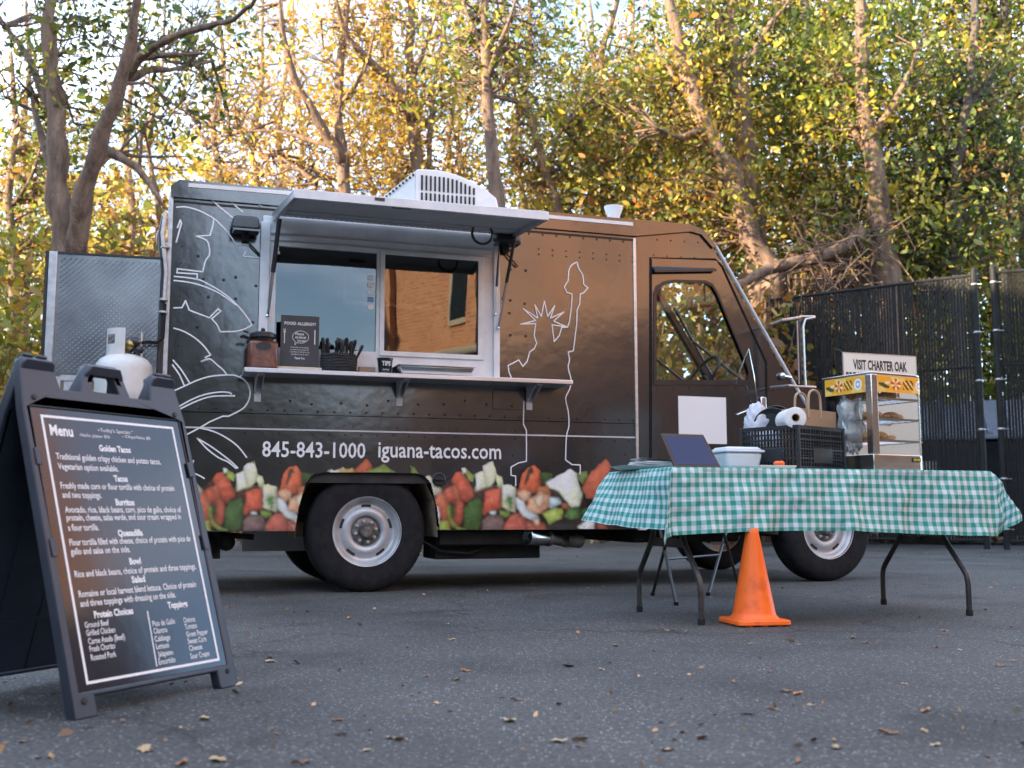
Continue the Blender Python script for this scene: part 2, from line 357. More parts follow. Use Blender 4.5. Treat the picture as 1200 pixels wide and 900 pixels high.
M['dark_glass'] = mat('dark_window_glass', (.02, .03, .04), .05, 0, .9)
def building(name, label, x0, x1, y0, y1, h, face_x, sgn, wallmat, wins):
    r = thing(name, label, 'building', ((x0+x1)/2, (y0+y1)/2, 0)); cx, cy = (x0+x1)/2, (y0+y1)/2
    b = MB(); b.box(x0-cx, x1-cx, y0-cy, y1-cy, 0, h); b.build('wall', wallmat, r)
    b = MB(); b.box(x0-cx-.2, x1-cx+.2, y0-cy-.2, y1-cy+.2, h+.003, h+.35); b.build('parapet', M['stucco'], r)
    fx = face_x-cx
    for (ya, yb, za, zb) in wins:
        b = MB(); e = .06*sgn; b.box(min(fx, fx+e), max(fx, fx+e), ya-cy-.08, yb-cy+.08, za-.1, za); b.box(min(fx, fx+e), max(fx, fx+e), ya-cy-.08, yb-cy+.08, zb, zb+.1)
        b.box(min(fx, fx+e), max(fx, fx+e), ya-cy-.08, ya-cy, za, zb); b.box(min(fx, fx+e), max(fx, fx+e), yb-cy, yb-cy+.08, za, zb); f = b.build('window', M['stucco'], r)
        b = MB(); b.box(min(fx, fx+e*.4), max(fx, fx+e*.4), ya-cy, yb-cy, za, zb); b.build('pane', M['dark_glass'], f)
    return r
bb = building('brick_building', 'long sunlit red brick building mirrored in the truck windows', 8.2, 20, -8.4, 7, 9.0, 8.2, -1, M['brick'],
         [(y, y+.7, z, z+1.5) for y in (-5.6, -3.6, -1, 1.6, 4.4) for z in (1.2, 4.6)])
for k, yy in enumerate((-8.2, -4.7, -2.3, .5, 3.2, 6.2)):
    MB().box(-6.05, -5.9, yy+.7-.18, yy+.7+.18, 0, 9.0).build('pilaster', M['brick'], bb)
MB().tube([(-6.02, -4.9+.7+.5, 0), (-6.02, -4.9+.7+.5, 9)], .06, 8).build('downpipe', M['galv'], bb, smooth=True)
MB().box(-6.1, -5.9, -7.7, 7.7, 3.75, 3.95).build('stone_band', M['stucco'], bb)
building('shade_building', 'tall tan flat-roofed building, unseen, added to shade the parking lot', -34, -16, -32, 2, 11.3, -16, 1, M['stucco'],  # unseen occluder on the left, placed to shade lot and truck
         [(y, y+1.4, z, z+1.7) for y in (-28, -22, -16, -10, -4) for z in (1.2, 5.6)])
building('shade_annex', 'middle tan annex, unseen, added to extend the shade of the tall stucco building', -34, -16.1, 2.02, 9.6, 10.8, -16.1, 1, M['stucco'],  # added occluder, carries the shade on towards the fence
         [(4.5, 5.9, z, z+1.7) for z in (1.2, 5.6)])
building('shade_wing', 'low tan wing, unseen, added to shade the far asphalt and leave the trees sunlit', -34, -16.2, 9.62, 15, 7.0, -16.2, 1, M['stucco'],  # lower added occluder: shades the asphalt, lets sun reach the trees
         [(y, y+1.4, 1.2, 2.9) for y in (10.5, 12.8)])

# ------------------------------------------------------------------ trees
LEAFK = .62
PAL = {
 'gold': [(.58, .34, .03), (.50, .32, .035), (.40, .32, .04), (.34, .19, .03), (.60, .40, .06), (.36, .20, .06)],
 'green': [(.10, .145, .014), (.16, .19, .017), (.30, .27, .03), (.07, .10, .014), (.44, .33, .035), (.05, .075, .012)],
 'mix': [(.30, .27, .03), (.42, .27, .035), (.17, .20, .022), (.34, .15, .03), (.40, .33, .05), (.14, .16, .02)],
 'rust': [(.26, .10, .03), (.34, .17, .035), (.18, .09, .03), (.40, .26, .05), (.22, .20, .035), (.14, .14, .025)],
 'dark': [(.05, .085, .014), (.08, .12, .016), (.13, .15, .02), (.035, .055, .010), (.24, .21, .03), (.28, .15, .03)],
}
def leaves(name, C, pal, parent, size=.085, sv=.35, material=None, kind=None, flat=0.0):
    n = len(C); pal = np.array(PAL[pal]); a = rng.normal(size=(n, 3)); a /= np.linalg.norm(a, axis=1)[:, None]
    b = rng.normal(size=(n, 3)); b[:, 2] -= .4
    if flat: a[:, 2] *= flat; a /= np.linalg.norm(a, axis=1)[:, None]
    b -= (b*a).sum(1)[:, None]*a; b /= np.linalg.norm(b, axis=1)[:, None]; c = np.cross(a, b)
    s = size*np.exp(rng.normal(size=n)*sv)[:, None]
    V = np.empty((n, 6, 3)); V[:, 0] = C-a*s; V[:, 1] = C-a*s*.25+b*s*.42; V[:, 2] = C+a*s*.45+b*s*.34; V[:, 3] = C+a*s; V[:, 4] = C+a*s*.35-b*s*.40+c*s*.18; V[:, 5] = C-a*s*.35-b*s*.40+c*s*.18
    me = bpy.data.meshes.new(name); me.vertices.add(n*6); me.vertices.foreach_set('co', V.ravel())
    me.loops.add(n*6); me.loops.foreach_set('vertex_index', np.arange(n*6)); me.polygons.add(n); me.polygons.foreach_set('loop_start', np.arange(n)*6)
    me.update(calc_edges=True)
    # clumps share a hue, each leaf strays from it
    g = np.floor(C/np.array([.9, .9, .7])).astype(int); h = np.abs((g[:, 0]*73856093) ^ (g[:, 1]*19349663) ^ (g[:, 2]*83492791)) % 997
    idx = np.where(rng.random(n) < .55, h % len(pal), rng.integers(0, len(pal), n)); col = pal[idx]*1.08*np.exp(rng.normal(size=(n, 1))*.22)*(1+rng.normal(size=(n, 3))*.05)
    cc = np.ones((n, 6, 4)); cc[:, :, :3] = np.clip(col, 0.005, .8)[:, None, :]
    at_ = me.color_attributes.new('Col', 'FLOAT_COLOR', 'POINT'); at_.data.foreach_set('color', cc.ravel().astype(np.float32))
    me.materials.append(material or M['leaf']); o = bpy.data.objects.new(name, me); link(o, parent)
    if kind: o['kind'] = kind
    return o
def wander(p, q, k, amp):
    p = np.array(p); q = np.array(q); o = [p]
    for i in range(1, k): t = i/k; o.append(p+(q-p)*t+rng.normal(size=3)*amp*math.sin(PI*t))
    return o+[q]
def smooth_path(P, m=3):
    P = [np.array(p, float) for p in P]; o = []
    for i in range(len(P)-1):
        p0 = P[max(i-1, 0)]; p1 = P[i]; p2 = P[i+1]; p3 = P[min(i+2, len(P)-1)]
        for k in range(m):
            t = k/m; o.append(.5*((2*p1)+(-p0+p2)*t+(2*p0-5*p1+4*p2-p3)*t*t+(-p0+3*p1-3*p2+p3)*t**3))
    return o+[P[-1]]
def tree(name, label, Y, stems, r0, pal, nclump, per, region, size=.085, spread=.42, bark='bark', twigs=True, top_r=.35, dy=1.3, bare=0):
    """stems: pixel polylines of the trunk and limbs at distance Y; region: (px0,py0,px1,py1) of the crown; all put at real size and depth"""
    px, py = stems[0][0][:2]; base = at(px, py, Y); gz = hill_z(base[0], Y); o = np.array([base[0], Y, gz])
    r = thing(name, label, 'tree', o)
    allp = []
    for k, st in enumerate(stems):
        d = 0.0
        pts = []
        for i, q in enumerate(st):
            yy = Y+(q[2] if len(q) > 2 else (0 if k == 0 else .25*i*((-1)**k)))
            pts.append(at(q[0], q[1], yy)-o)
        if k == 0: pts = [np.array([pts[0][0]*.6, 0, -.1]), np.array([pts[0][0]*.9, 0, pts[0][2]*.5])]+pts
        pts = smooth_path(pts, 3); n = len(pts); ra = r0 if k == 0 else r0*(.85 if k == 1 and len(stems) > 3 else .42)
        if k == 0: rr = [ra*(1.28-.28*min(1, i/5)) if i < 5 else ra*(1-(1-top_r)*(i-5)/max(1, n-6)) for i in range(n)]
        else: rr = [ra*(1-.8*i/(n-1)) for i in range(n)]
        rr = [x*(1+.10*math.sin(i*2.1+k)+.05*rng.normal()) for i, x in enumerate(rr)]
        pts = [p+rng.normal(size=3)*ra*.13 for p in pts]
        MB().tube(pts, rr, 10 if k < 2 else 7).build('trunk' if k == 0 else 'limb', M[bark], r, smooth=True, ang=180)
        allp += [p for p in pts if p[2] > (1.0 if k == 0 else 0)]
    allp = np.array(allp); cl = []
    tw = MB(); x0, y0, x1, y1 = region
    for i in range(nclump):
        q = at(x0+(x1-x0)*rng.random(), y0+(y1-y0)*rng.random(), Y)-o; q[1] = abs(rng.normal())*dy*1.1-.25
        if q[2] < .3: continue
        cl.append(q)
        if twigs:
            d = np.linalg.norm(allp-q, axis=1)+np.maximum(0, allp[:, 2]-q[2]+.3)*2; a = allp[int(d.argmin())]
            L = np.linalg.norm(q-a)
            if L < 4.5:
                w = wander(a, q, 4, .12*L**.8); tw.tube(w, [.012+.010*L, .010+.006*L, .010+.003*L, .008, .005], 4, False)
                for _ in range(2+bare):
                    e = w[2]+(q-w[2])*rng.random()+rng.normal(size=3)*.45; tw.tube([w[2], (w[2]+e)/2+rng.normal(size=3)*.06, e], [.009, .006, .003], 3, False)
                    if rng.random() < .6: cl.append(e)
    if twigs and tw.v: tw.build('twigs', M[bark], r, smooth=True, ang=180)['kind'] = 'stuff'
    cl = np.array(cl)
    per = max(6, int(per*(.58 if px < 560 else (.58 if px < 760 else .80)))); spread = spread*.68; size = size*(.62 if px < 760 else .66); n = len(cl)*per; C = np.repeat(cl, per, axis=0)+rng.normal(size=(n, 3))*np.array([spread, spread, spread*.6])*np.exp(rng.normal(size=(n, 1))*.3)
    leaves('crown', C, pal, r, size)
    return r
tree('maple_tree', 'big grey double-trunked tree behind the open diamond plate door', 13.5,
     [[(82, 330), (72, 260), (68, 190), (64, 130), (60, 70), (58, 0), (60, -90)],
      [(88, 300), (96, 240), (112, 180), (135, 120), (148, 60), (160, 0), (176, -80)],
      [(66, 150), (50, 105), (28, 60), (5, 30), (-25, -10)],
      [(138, 112), (152, 82), (175, 60), (205, 42), (245, 30), (272, 22), (296, 6), (305, -20)],
      [(140, 98), (170, 84), (200, 80), (225, 76)], [(110, 170), (150, 190), (175, 215), (190, 240)], [(64, 200), (45, 150), (36, 100)],
      [(148, 70), (185, 66), (240, 62)], [(100, 210), (120, 190), (140, 180)]], .17, 'green', 60, 34, (-40, -60, 260, 110), .07, .36, bare=2)
tree('young_maple_tree', 'orange-leaved tree with grey fork just right of the double trunk', 18,
     [[(405, 270), (402, 190), (396, 120), (400, 60), (408, 0), (412, -80)], [(402, 190), (372, 140), (345, 90), (332, 40), (326, -10)], [(396, 175), (350, 160), (310, 153), (268, 158)], [(400, 120), (428, 80), (440, 30)], [(372, 215), (345, 195), (318, 178)]],
     .12, 'gold', 70, 34, (215, -20, 450, 215), .07, .5, bare=2)
tree('oak_tree', 'tree with two golden forked stems above the white roof unit', 18.5,
     [[(492, 270), (488, 190), (482, 120), (480, 60), (484, 0), (486, -80)], [(486, 140), (462, 100), (430, 70), (402, 30), (390, -20)], [(503, 210), (505, 140), (512, 80), (524, 20), (530, -40)], [(484, 90), (500, 50), (515, 0)]],
     .14, 'gold', 95, 38, (400, -40, 560, 210), .07, .5, bare=1)
tree('tall_slim_tree', 'tall straight slim grey trunk behind the right end of the white roof unit', 15.5,
     [[(583, 260), (577, 190), (573, 130), (570, 70), (566, 0), (562, -90)], [(572, 90), (590, 40), (612, -20)], [(571, 60), (548, 20), (535, -30)]],
     .125, 'green', 80, 36, (510, -60, 680, 90), .07, .5)
tree('slim_tree', 'slender leaning tree with thin crossing limbs right of the straight slim trunk', 20,
     [[(655, 270), (640, 200), (622, 140), (602, 80), (590, 20), (580, -60)], [(640, 200), (660, 150), (690, 120), (720, 90)], [(612, 190), (605, 120), (598, 60)]],
     .10, 'mix', 90, 38, (560, 60, 740, 235), .075, .5, bare=1)
tree('slim_tree', 'thin tree forking against open sky above the small white roof vent', 21,
     [[(712, 270), (706, 190), (703, 120), (705, 60), (722, 10), (735, -60)], [(703, 150), (725, 115), (760, 82), (775, 60)], [(704, 90), (690, 50), (680, 0)]],
     .11, 'mix', 60, 34, (650, 20, 790, 240), .075, .5, bare=2)
tree('vine_covered_tree', 'dark trunk leaning left and wrapped in vines beyond the truck cab', 19,
     [[(905, 335), (880, 280), (860, 220), (838, 170), (815, 120), (797, 60), (786, 0), (780, -80)], [(830, 150), (800, 160), (770, 150)], [(815, 120), (790, 90), (765, 40)]],
     .23, 'mix', 95, 40, (700, 60, 880, 260), .08, .5, 'bark')
tree('tall_grey_tree', 'thick straight grey trunk beside the leaning vine-covered one', 19.5,
     [[(892, 330), (884, 260), (877, 190), (870, 120), (862, 60), (858, 0), (856, -80)], [(866, 90), (895, 40), (925, 0)], [(862, 60), (840, 20), (830, -30)]],
     .24, 'green', 85, 40, (760, -50, 960, 100), .08, .5)
tree('oak_tree', 'reddish trunk behind the left end of the black fence', 20.5,
     [[(952, 330), (946, 260), (950, 190), (946, 120), (942, 60), (940, -70)], [(948, 150), (975, 110), (990, 60)], [(950, 210), (925, 170), (905, 120)]],
     .21, 'mix', 90, 38, (880, 60, 1010, 300), .08, .45)
tree('oak_tree', 'broad trunk with hanging yellow-green leaves above the middle of the fence', 18.5,
     [[(1042, 340), (1034, 270), (1026, 200), (1016, 140), (1012, 80), (1006, -60)], [(1020, 160), (1050, 120), (1075, 60)], [(1024, 190), (1000, 150), (985, 90)]],
     .25, 'green', 130, 42, (950, 20, 1110, 300), .08, .5, 'bark')
tree('dark_tree', 'dark-stemmed leafy tree above the gap in the fence', 19,
     [[(1118, 340), (1116, 260), (1122, 190), (1132, 130), (1140, 70), (1142, -60)], [(1122, 190), (1105, 140), (1085, 90)], [(1132, 130), (1160, 90), (1185, 50)]],
     .15, 'dark', 160, 44, (1040, 60, 1230, 320), .08, .5, 'bark_dark')
tree('dark_tree', 'tall leafy tree at the right edge with its crown spread over the fence', 22,
     [[(1205, 340), (1200, 250), (1192, 160), (1180, 80), (1176, -60)], [(1192, 160), (1165, 110), (1150, 60)]],
     .16, 'green', 150, 44, (1060, -70, 1260, 110), .085, .55, 'bark_dark')
tree('yellow_leaved_tree', 'leafy tree glowing yellow over the fence beside the reddish trunk', 23,
     [[(985, 330), (990, 240), (985, 160), (975, 80), (970, -60)], [(985, 160), (1010, 110), (1030, 60)]],
     .13, 'green', 170, 44, (850, -70, 1070, 130), .085, .55)
tree('bushy_tree', 'low bushy green tree right behind the truck roof vent', 24,
     [[(770, 330), (765, 250), (755, 190), (750, 130), (745, 60)], [(755, 190), (780, 150), (800, 110)]],
     .12, 'green', 150, 42, (650, 90, 850, 290), .09, .5)
tree('thin_tree', 'thin bare-topped tree between the grey fork and the orange fork', 22,
     [[(262, 330), (258, 220), (250, 150), (262, 90), (258, 20), (250, -60)], [(250, 150), (280, 100), (300, 60)], [(258, 190), (232, 150), (215, 120)]],
     .09, 'rust', 70, 30, (190, 90, 340, 330), .075, .55, bare=2)
tree('thin_tree', 'thin stem standing left of the forked grey trunk at the left edge', 20,
     [[(12, 430), (16, 330), (10, 230), (18, 150), (12, 60)], [(16, 240), (40, 200), (50, 160)]],
     .12, 'mix', 90, 36, (-60, 110, 120, 330), .08, .5, bare=1)
for px, Y, pal, reg, lab in [(330, 29, 'gold', (250, 60, 420, 240), 'far golden tree seen between the orange fork and the truck roof'), (455, 28, 'mix', (390, 80, 520, 240), 'far mottled tree low behind the white roof unit'),
     (540, 30, 'green', (490, 90, 620, 240), 'far green tree low between the forked and the slim trunks'), (690, 30, 'green', (600, 110, 740, 270), 'far green tree low behind the crossing limbs'),
     (820, 30, 'mix', (740, 150, 900, 320), 'far tree low behind the leaning vine-covered trunk'), (930, 31, 'rust', (860, 200, 1010, 350), 'far rusty tree low behind the fence end'),
     (1085, 29, 'dark', (1000, 100, 1170, 340), 'far dark tree behind the broad trunk'), (1180, 30, 'dark', (1110, 130, 1270, 340), 'far dark tree at the right edge'),
     (150, 26, 'gold', (90, 150, 240, 360), 'far golden tree right of the double trunk'), (30, 27, 'mix', (-60, 170, 100, 380), 'far mottled tree at the left edge')]:
    tree('woodland_tree', lab, Y, [[(px, 330), (px+6, 240), (px-4, 160), (px+5, 80), (px, 0)], [(px, 190), (px+25, 140), (px+32, 90)], [(px, 150), (px-22, 110), (px-30, 60)]], .12, pal, 34 if px < 760 else 58, 26, reg, .10, .6, bare=1)

# slim poles of the wood, each with a thin airy crown
for i, (px, top, Y, r_, pal, lean, tone) in enumerate([(178, 70, 23, .06, 'gold', 10, 'pale'), (222, 40, 26, .08, 'gold', -8, 'golden'), (300, 20, 24, .07, 'mix', 6, 'golden'), (352, 60, 27, .08, 'gold', -6, 'grey'), (430, 30, 22, .06, 'gold', 14, 'dark'), (466, -10, 25, .09, 'mix', -10, 'mossy'),
      (528, -20, 23, .07, 'green', 6, 'mossy'), (605, -20, 26, .09, 'green', 12, 'reddish'), (662, 20, 24, .06, 'mix', -14, 'grey'), (735, 10, 23, .06, 'rust', 16, 'bare pale'), (752, -20, 26, .08, 'mix', -8, 'reddish'), (798, -20, 24, .07, 'mix', 8, 'pale'),
      (836, -30, 22, .07, 'mix', 5, 'pink-barked'), (912, -30, 23, .08, 'mix', -12, 'reddish'), (968, -30, 25, .08, 'green', 6, 'grey'), (1002, -20, 22, .06, 'rust', 10, 'thin rusty'), (1076, -30, 24, .08, 'green', -6, 'dark'), (1096, -30, 21, .05, 'dark', 12, 'thin dark'), (1162, -30, 23, .07, 'green', -8, 'mossy')]):
    if px in (798, 912, 1002, 1096, 735, 222, 662): continue
    where = ['behind the double trunk', 'between the double trunk and the orange fork', 'left of the orange fork', 'just left of the orange fork', 'between the orange fork and the white roof unit', 'behind the left of the white roof unit', 'behind the right of the white roof unit',
             'right of the straight slim trunk', 'left of the roof vent', 'right of the roof vent', 'above the cab door seam', 'above the front of the cab roof', 'between the leaning and the thick grey trunk', 'right of the thick grey trunk', 'above the left fence post', 'above the brush pile', 'right of the broad trunk', 'left of the fence gap', 'above the right fence leaf'][i]
    tree('slim_pole_tree', tone+' slim pole-like tree '+where, Y-1.0, [[(px, 340), (px+lean*.9, 250), (px-lean*.4, 170), (px+lean*1.2, 90), (px+lean*1.3, top), (px+lean*1.5, top-70)], [(px-lean*.4, 170), (px+lean+22, 120), (px+lean+34, 70)], [(px+lean*.8, 110), (px-18, 70), (px-28, 25)]], r_*1.15, pal, 16, 22, (px-60, top-20, px+60, 230), .075, .4, bare=2)
def shrub(label, x, y, h, wd, pal, n, name='shrub', size=.06):
    r = thing(name, label, 'shrub', (x, y, hill_z(x, y))); b = MB(); cl = []
    for i in range(11):
        a = rng.random()*2*PI; q = np.array([math.cos(a)*wd*.5*rng.random(), math.sin(a)*wd*.4*rng.random(), h*(.55+.45*rng.random())])
        w = wander((rng.normal()*.08, rng.normal()*.08, 0), q, 4, .14); b.tube(w, [.028, .02, .015, .01, .006], 5, False); cl += w[1:]
    b.build('stems', M['bark'], r, smooth=True, ang=180)
    u = rng.normal(size=(n, 3)); u /= np.linalg.norm(u, axis=1)[:, None]; u *= (rng.random((n, 1))**.4); C = u*np.array([wd*.55, wd*.45, h*.5])+np.array([0, 0, h*.52])
    k = np.sin(C[:, 0]*5+x*3)*np.sin(C[:, 2]*4.2+y)+np.sin(C[:, 1]*4); C = C[(k > -.75) & (C[:, 2] > .05)]
    leaves('foliage', C, pal, r, size); return r
for a in [('yellow-green thicket at the far left edge behind the sandwich board', -6.6, 14.2, 4.4, 2.6, 'mix', 5200), ('rusty thicket left of the diamond plate door', -5.2, 15.2, 4.8, 2.4, 'rust', 5200),
          ('golden thicket standing above the diamond plate door', -3.9, 16.4, 5.0, 2.6, 'gold', 4600), ('brown and gold thicket at the rear corner of the truck', -2.6, 17.4, 5.2, 2.6, 'rust', 4200),
          ('green-gold thicket behind the rear half of the truck roof', -.6, 19.6, 5.3, 3.6, 'mix', 5000), ('leafy thicket behind the serving hatch', 2.0, 20.2, 5.2, 3.6, 'mix', 4600),
          ('green thicket behind the cab roof', 4.3, 21.0, 6.3, 3.2, 'green', 5200), ('rusty brush visible through the cab window', 3.4, 16.6, 4.3, 2.4, 'rust', 5200),
          ('yellow-green brush between the cab and the fence post', 5.3, 19.6, 5.2, 2.4, 'mix', 4600), ('yellow vine tangle over the left part of the fence', 7.1, 19.4, 5.4, 2.4, 'mix', 4600),
          ('deep green bush over the middle of the fence', 8.8, 20.4, 5.9, 3.0, 'green', 5200), ('dark green bush over the fence gap', 10.6, 20.6, 6.0, 3.0, 'dark', 5200), ('orange-tinged bush over the right fence leaf', 11.6, 19.6, 5.4, 2.4, 'rust', 3600)]:
    shrub(*a)
# brush pile and the dead branch lying across it beyond the fence end
r = thing('fallen_branch', 'long pale dead branch leaning up to the right beyond the cab', 'branch', at(862, 338, 17.8)); o = np.array(r.location)
P = [at(850, 345, 17.7), at(880, 326, 17.8), at(905, 314, 17.9), at(940, 306, 18), at(985, 292, 18.1), at(1010, 270, 18.3)]
MB().tube([p-o for p in smooth_path(P)], [.07+.04*min(1, i/8) for i in range(16)], 8).build('log', M['bark'], r, smooth=True, ang=180)
b = MB()
for k in range(9):
    p = P[1]+(P[4]-P[1])*rng.random(); b.tube([q-o for q in wander(p, p+np.array([rng.normal()*.5, rng.normal()*.3, rng.normal()*.4]), 3, .05)], [.03, .02, .012, .006], 5)
b.build('side_branch', M['bark'], r, smooth=True, ang=180)
r = thing('brush_pile', 'tangle of bare grey-brown vines piled above the left of the fence', 'brush', at(985, 330, 18.6)*np.array([1, 1, 0])); o = np.array(r.location); b = MB()
for k in range(150):
    c = at(985+rng.normal()*22, 312+rng.normal()*26, 18.6+rng.normal()*.4); c[2] = max(.2, c[2]); d = rng.normal(size=3)*np.array([.5, .3, .6])
    b.tube([q-o for q in wander(c-d, c+d, 5, .16)], [.010, .014, .016, .014, .010, .006], 4, False)
for k in range(14):
    x = o[0]+rng.normal()*.5; b.tube([q-o for q in wander((x, 18.6+rng.normal()*.3, 0), (x+rng.normal()*.4, 18.6, 4.6), 6, .25)], .022, 5, False)
tag(b.build('vines', M['bark'], r, smooth=True, ang=180), kind='stuff')
# woods behind everything, and the far side of the lot behind the camera
n = 26000; C = np.stack([rng.uniform(-30, 34, n), rng.uniform(36, 46, n), np.zeros(n)], 1); hh = 8.5+2.5*np.sin(C[:, 0]*.35)+1.6*np.sin(C[:, 0]*1.1+1)+np.where(C[:, 0] > 7, 4.5, 0); C[:, 2] = 3+(hh-1)*rng.random(n)**.8
leaves('distant_woods', C, 'mix', None, .24, kind='stuff')
n = 34000; C = np.stack([rng.uniform(-60, 60, n), rng.uniform(-75, -66, n), np.zeros(n)], 1); hh = 10.5+2*np.sin(C[:, 0]*.25)+1.2*np.sin(C[:, 0]*.8); C[:, 2] = hh*rng.random(n)**.8
leaves('woods_across_road', C, 'rust', None, .55, kind='stuff')

# unseen evergreens added so the rear panels mirror something dark
for x, y, h, lab in ((4.2, -13.5, 11, 'broad dark evergreen added behind the camera for its reflection, nearest the brick building'), (.2, -15, 12, 'tall dark evergreen in the middle of the row added behind the camera for reflection'), (-4.2, -14.2, 11, 'dark evergreen added behind the camera for reflection, on the stucco building side')):
    r = thing('reflection_evergreen', lab, 'tree', (x, y, 0)); MB().tube([(0, 0, -.1), (.05, 0, h*.5), (0, 0, h*.95)], [.28, .18, .04], 9).build('trunk', M['bark_dark'], r, smooth=True)
    n = 11000; z = h*(.04+.96*rng.random(n)**1.1); rad = (1.02-z/h)**.6*2.7*rng.random(n)**.45; a = rng.random(n)*2*PI; leaves('crown', np.stack([rad*np.cos(a), rad*np.sin(a), z], 1), 'dark', r, .17)
# ------------------------------------------------------------------ fence, dumpster
M['fence'] = vary(mat('black_fence_coating', (.012, .012, .012), .65, 0, .3), (.008, .008, .008), (.02, .02, .02), 6)
def slat_mat():
    m = vary(mat('black_fence_slat', (.012, .012, .012), .6, 0, .3), (.004, .004, .004), (.018, .015, .012), 1.6, stretch=(12, 12, .5)); return m
M['slat'] = slat_mat()
def fence(label, p, q, h, posts=(0, 1), z0=.12, slat_gap=.007, rail=True, post_h=.06):
    p = np.array(p); q = np.array(q); L = float(np.linalg.norm(q-p)); ang = math.atan2(q[1]-p[1], q[0]-p[0])
    r = thing('chain_link_fence', label, 'fence', (p[0], p[1], 0), ang)
    b = MB(); b.tube([(0, 0, h), (L, 0, h)], .024, 8); b.build('top_rail', M['fence'], r, smooth=True)
    b = MB(); b.tube([(0, 0, z0), (L, 0, z0)], .02, 6); b.build('bottom_rail', M['fence'], r, smooth=True)
    b = MB(); b.tube([(0, .01, h*.66), (L, .01, h*.66)], .02, 6); b.build('middle_rail', M['fence'], r, smooth=True)
    for k in posts:
        b = MB(); b.tube([(k*L, 0, 0), (k*L, 0, h+post_h)], .045, 10); b.lathe([(.05, h+post_h), (.05, h+post_h+.02), (.02, h+post_h+.06), (0, h+post_h+.065)], 10, (k*L, 0, 0))
        po = b.build('post', M['fence'], r, smooth=True)
        for j in range(6):
            z = z0+.15+(h-z0-.3)*j/5; t = MB(); t.lathe([(.047, z), (.051, z+.006), (.051, z+.018), (.047, z+.026)], 10, (k*L, 0, 0)); t.box(k*L+.04, k*L+.10, -.010, -.002, z+.008, z+.016); t.build('tie_band', M['galv'], po, smooth=True)
    b = MB(); x = .05
    while x < L-.06:
        w = .030+rng.random()*.004; s = rng.normal()*.004; top = h+.05-rng.random()*.05
        if rng.random() > .03:
            b.hexa([(x, -.004, z0), (x+w, -.004+s, z0), (x+w, .001+s, z0), (x, .001, z0), (x+s, -.004, top), (x+w+s, -.004-s, top), (x+w+s, .001-s, top), (x+s, .001, top)])
        x += w+slat_gap+rng.random()*.006
    tag(b.build('privacy_slats', M['slat'], r), kind='stuff')
    b = MB(); H = h-z0; st = .06; wr = .0022
    k = -H
    while k < L:                               # the two families of wires of the mesh
        for s in (1, -1):
            xa, za = (k, z0) if s > 0 else (k, h); xb, zb = (k+H, h) if s > 0 else (k+H, z0)
            if xa < 0: za += s*(-xa); xa = 0
            if xb > L: zb -= s*(xb-L); xb = L
            if xb > xa+.01: b.tube([(xa, -.012-.004*s, za), (xb, -.012-.004*s, zb)], wr, 4, False)
        k += st*1.414
    tag(b.build('wire_mesh', M['fence'], r), kind='stuff')
    return r
FA = at(902, 400, 17.3); FB = at(1150, 500, 15.4); FC = at(1173, 500, 15.15); hA = at(905, 352, 17.3)[2]
fence('tall black slatted chain-link fence between the cab and the gap', FA[:2], FB[:2], hA, (0, 1))
fence('black slatted fence leaf right of the gap, cut by the right picture edge', FC[:2], (FC[0]+2.0, FC[1]-.75), hA-.02, (0, 1))
q = at(1140, 400, 21)
fence('fence seen far back through the gap, its top lower than the near ones', q[:2], (q[0]+3.5, q[1]+.2), at(1160, 367, 21)[2], (0, 1))
fence('fence returning into the woods from the post nearest the cab', FA[:2]+np.array([0, .06]), (FA[0]+5.2, FA[1]+7.0), hA-.1, (1,))
M['dumpster'] = vary(mat('dark_green_dumpster_paint', (.02, .025, .03), .5), (.012, .015, .02), (.035, .04, .045), 4); M['lid'] = vary(mat('grey_blue_dumpster_lid', (.12, .14, .18), .45), (.09, .11, .14), (.15, .17, .21), 4)
r = thing('dumpster', 'dark dumpster with ribbed blue-grey lid glimpsed through the fence gap', 'dumpster', (7.6, 17.9, 0), R(-20))
b = MB(); b.hexa([(-1.2, -.7, .15), (1.2, -.7, .15), (1.2, .7, .15), (-1.2, .7, .15), (-1.3, -.95, 1.6), (1.3, -.95, 1.6), (1.3, .9, 2.1), (-1.3, .9, 2.1)]); b.build('bin', M['dumpster'], r, bevel=.02)
b = MB(); b.hexa([(-1.32, -1.0, 1.63), (1.32, -1.0, 1.63), (1.32, .95, 2.13), (-1.32, .95, 2.13), (-1.3, -.98, 1.7), (1.3, -.98, 1.7), (1.3, .9, 2.42), (-1.3, .9, 2.42)]); l = b.build('lid', M['lid'], r, bevel=.02)
for i in range(8):
    x = -1.15+i*.33; b = MB(); b.hexa([(x-.05, -.97, 1.705), (x+.05, -.97, 1.705), (x+.05, .88, 2.42), (x-.05, .88, 2.42), (x-.03, -.95, 1.76), (x+.03, -.95, 1.76), (x+.03, .86, 2.47), (x-.03, .86, 2.47)]); b.build('rib', M['lid'], l)
for sx in (-1, 1):
    b = MB(); b.box(sx*1.32-.06, sx*1.32+.06, -.5, .5, 1.0, 1.15); b.build('lift_pocket', M['dumpster'], r)
    b = MB(); b.lathe([(.02, -.04), (.09, -.04), (.09, .04), (.02, .04)], 12, (sx*1.0, -.5, .09), 'x'); b.build('caster', M['rubber'], r, smooth=True)
b = MB(); b.box(-.9, -.6, -.9, -.89, 1.1, 1.35); b.build('sticker', M['white_print'], r)

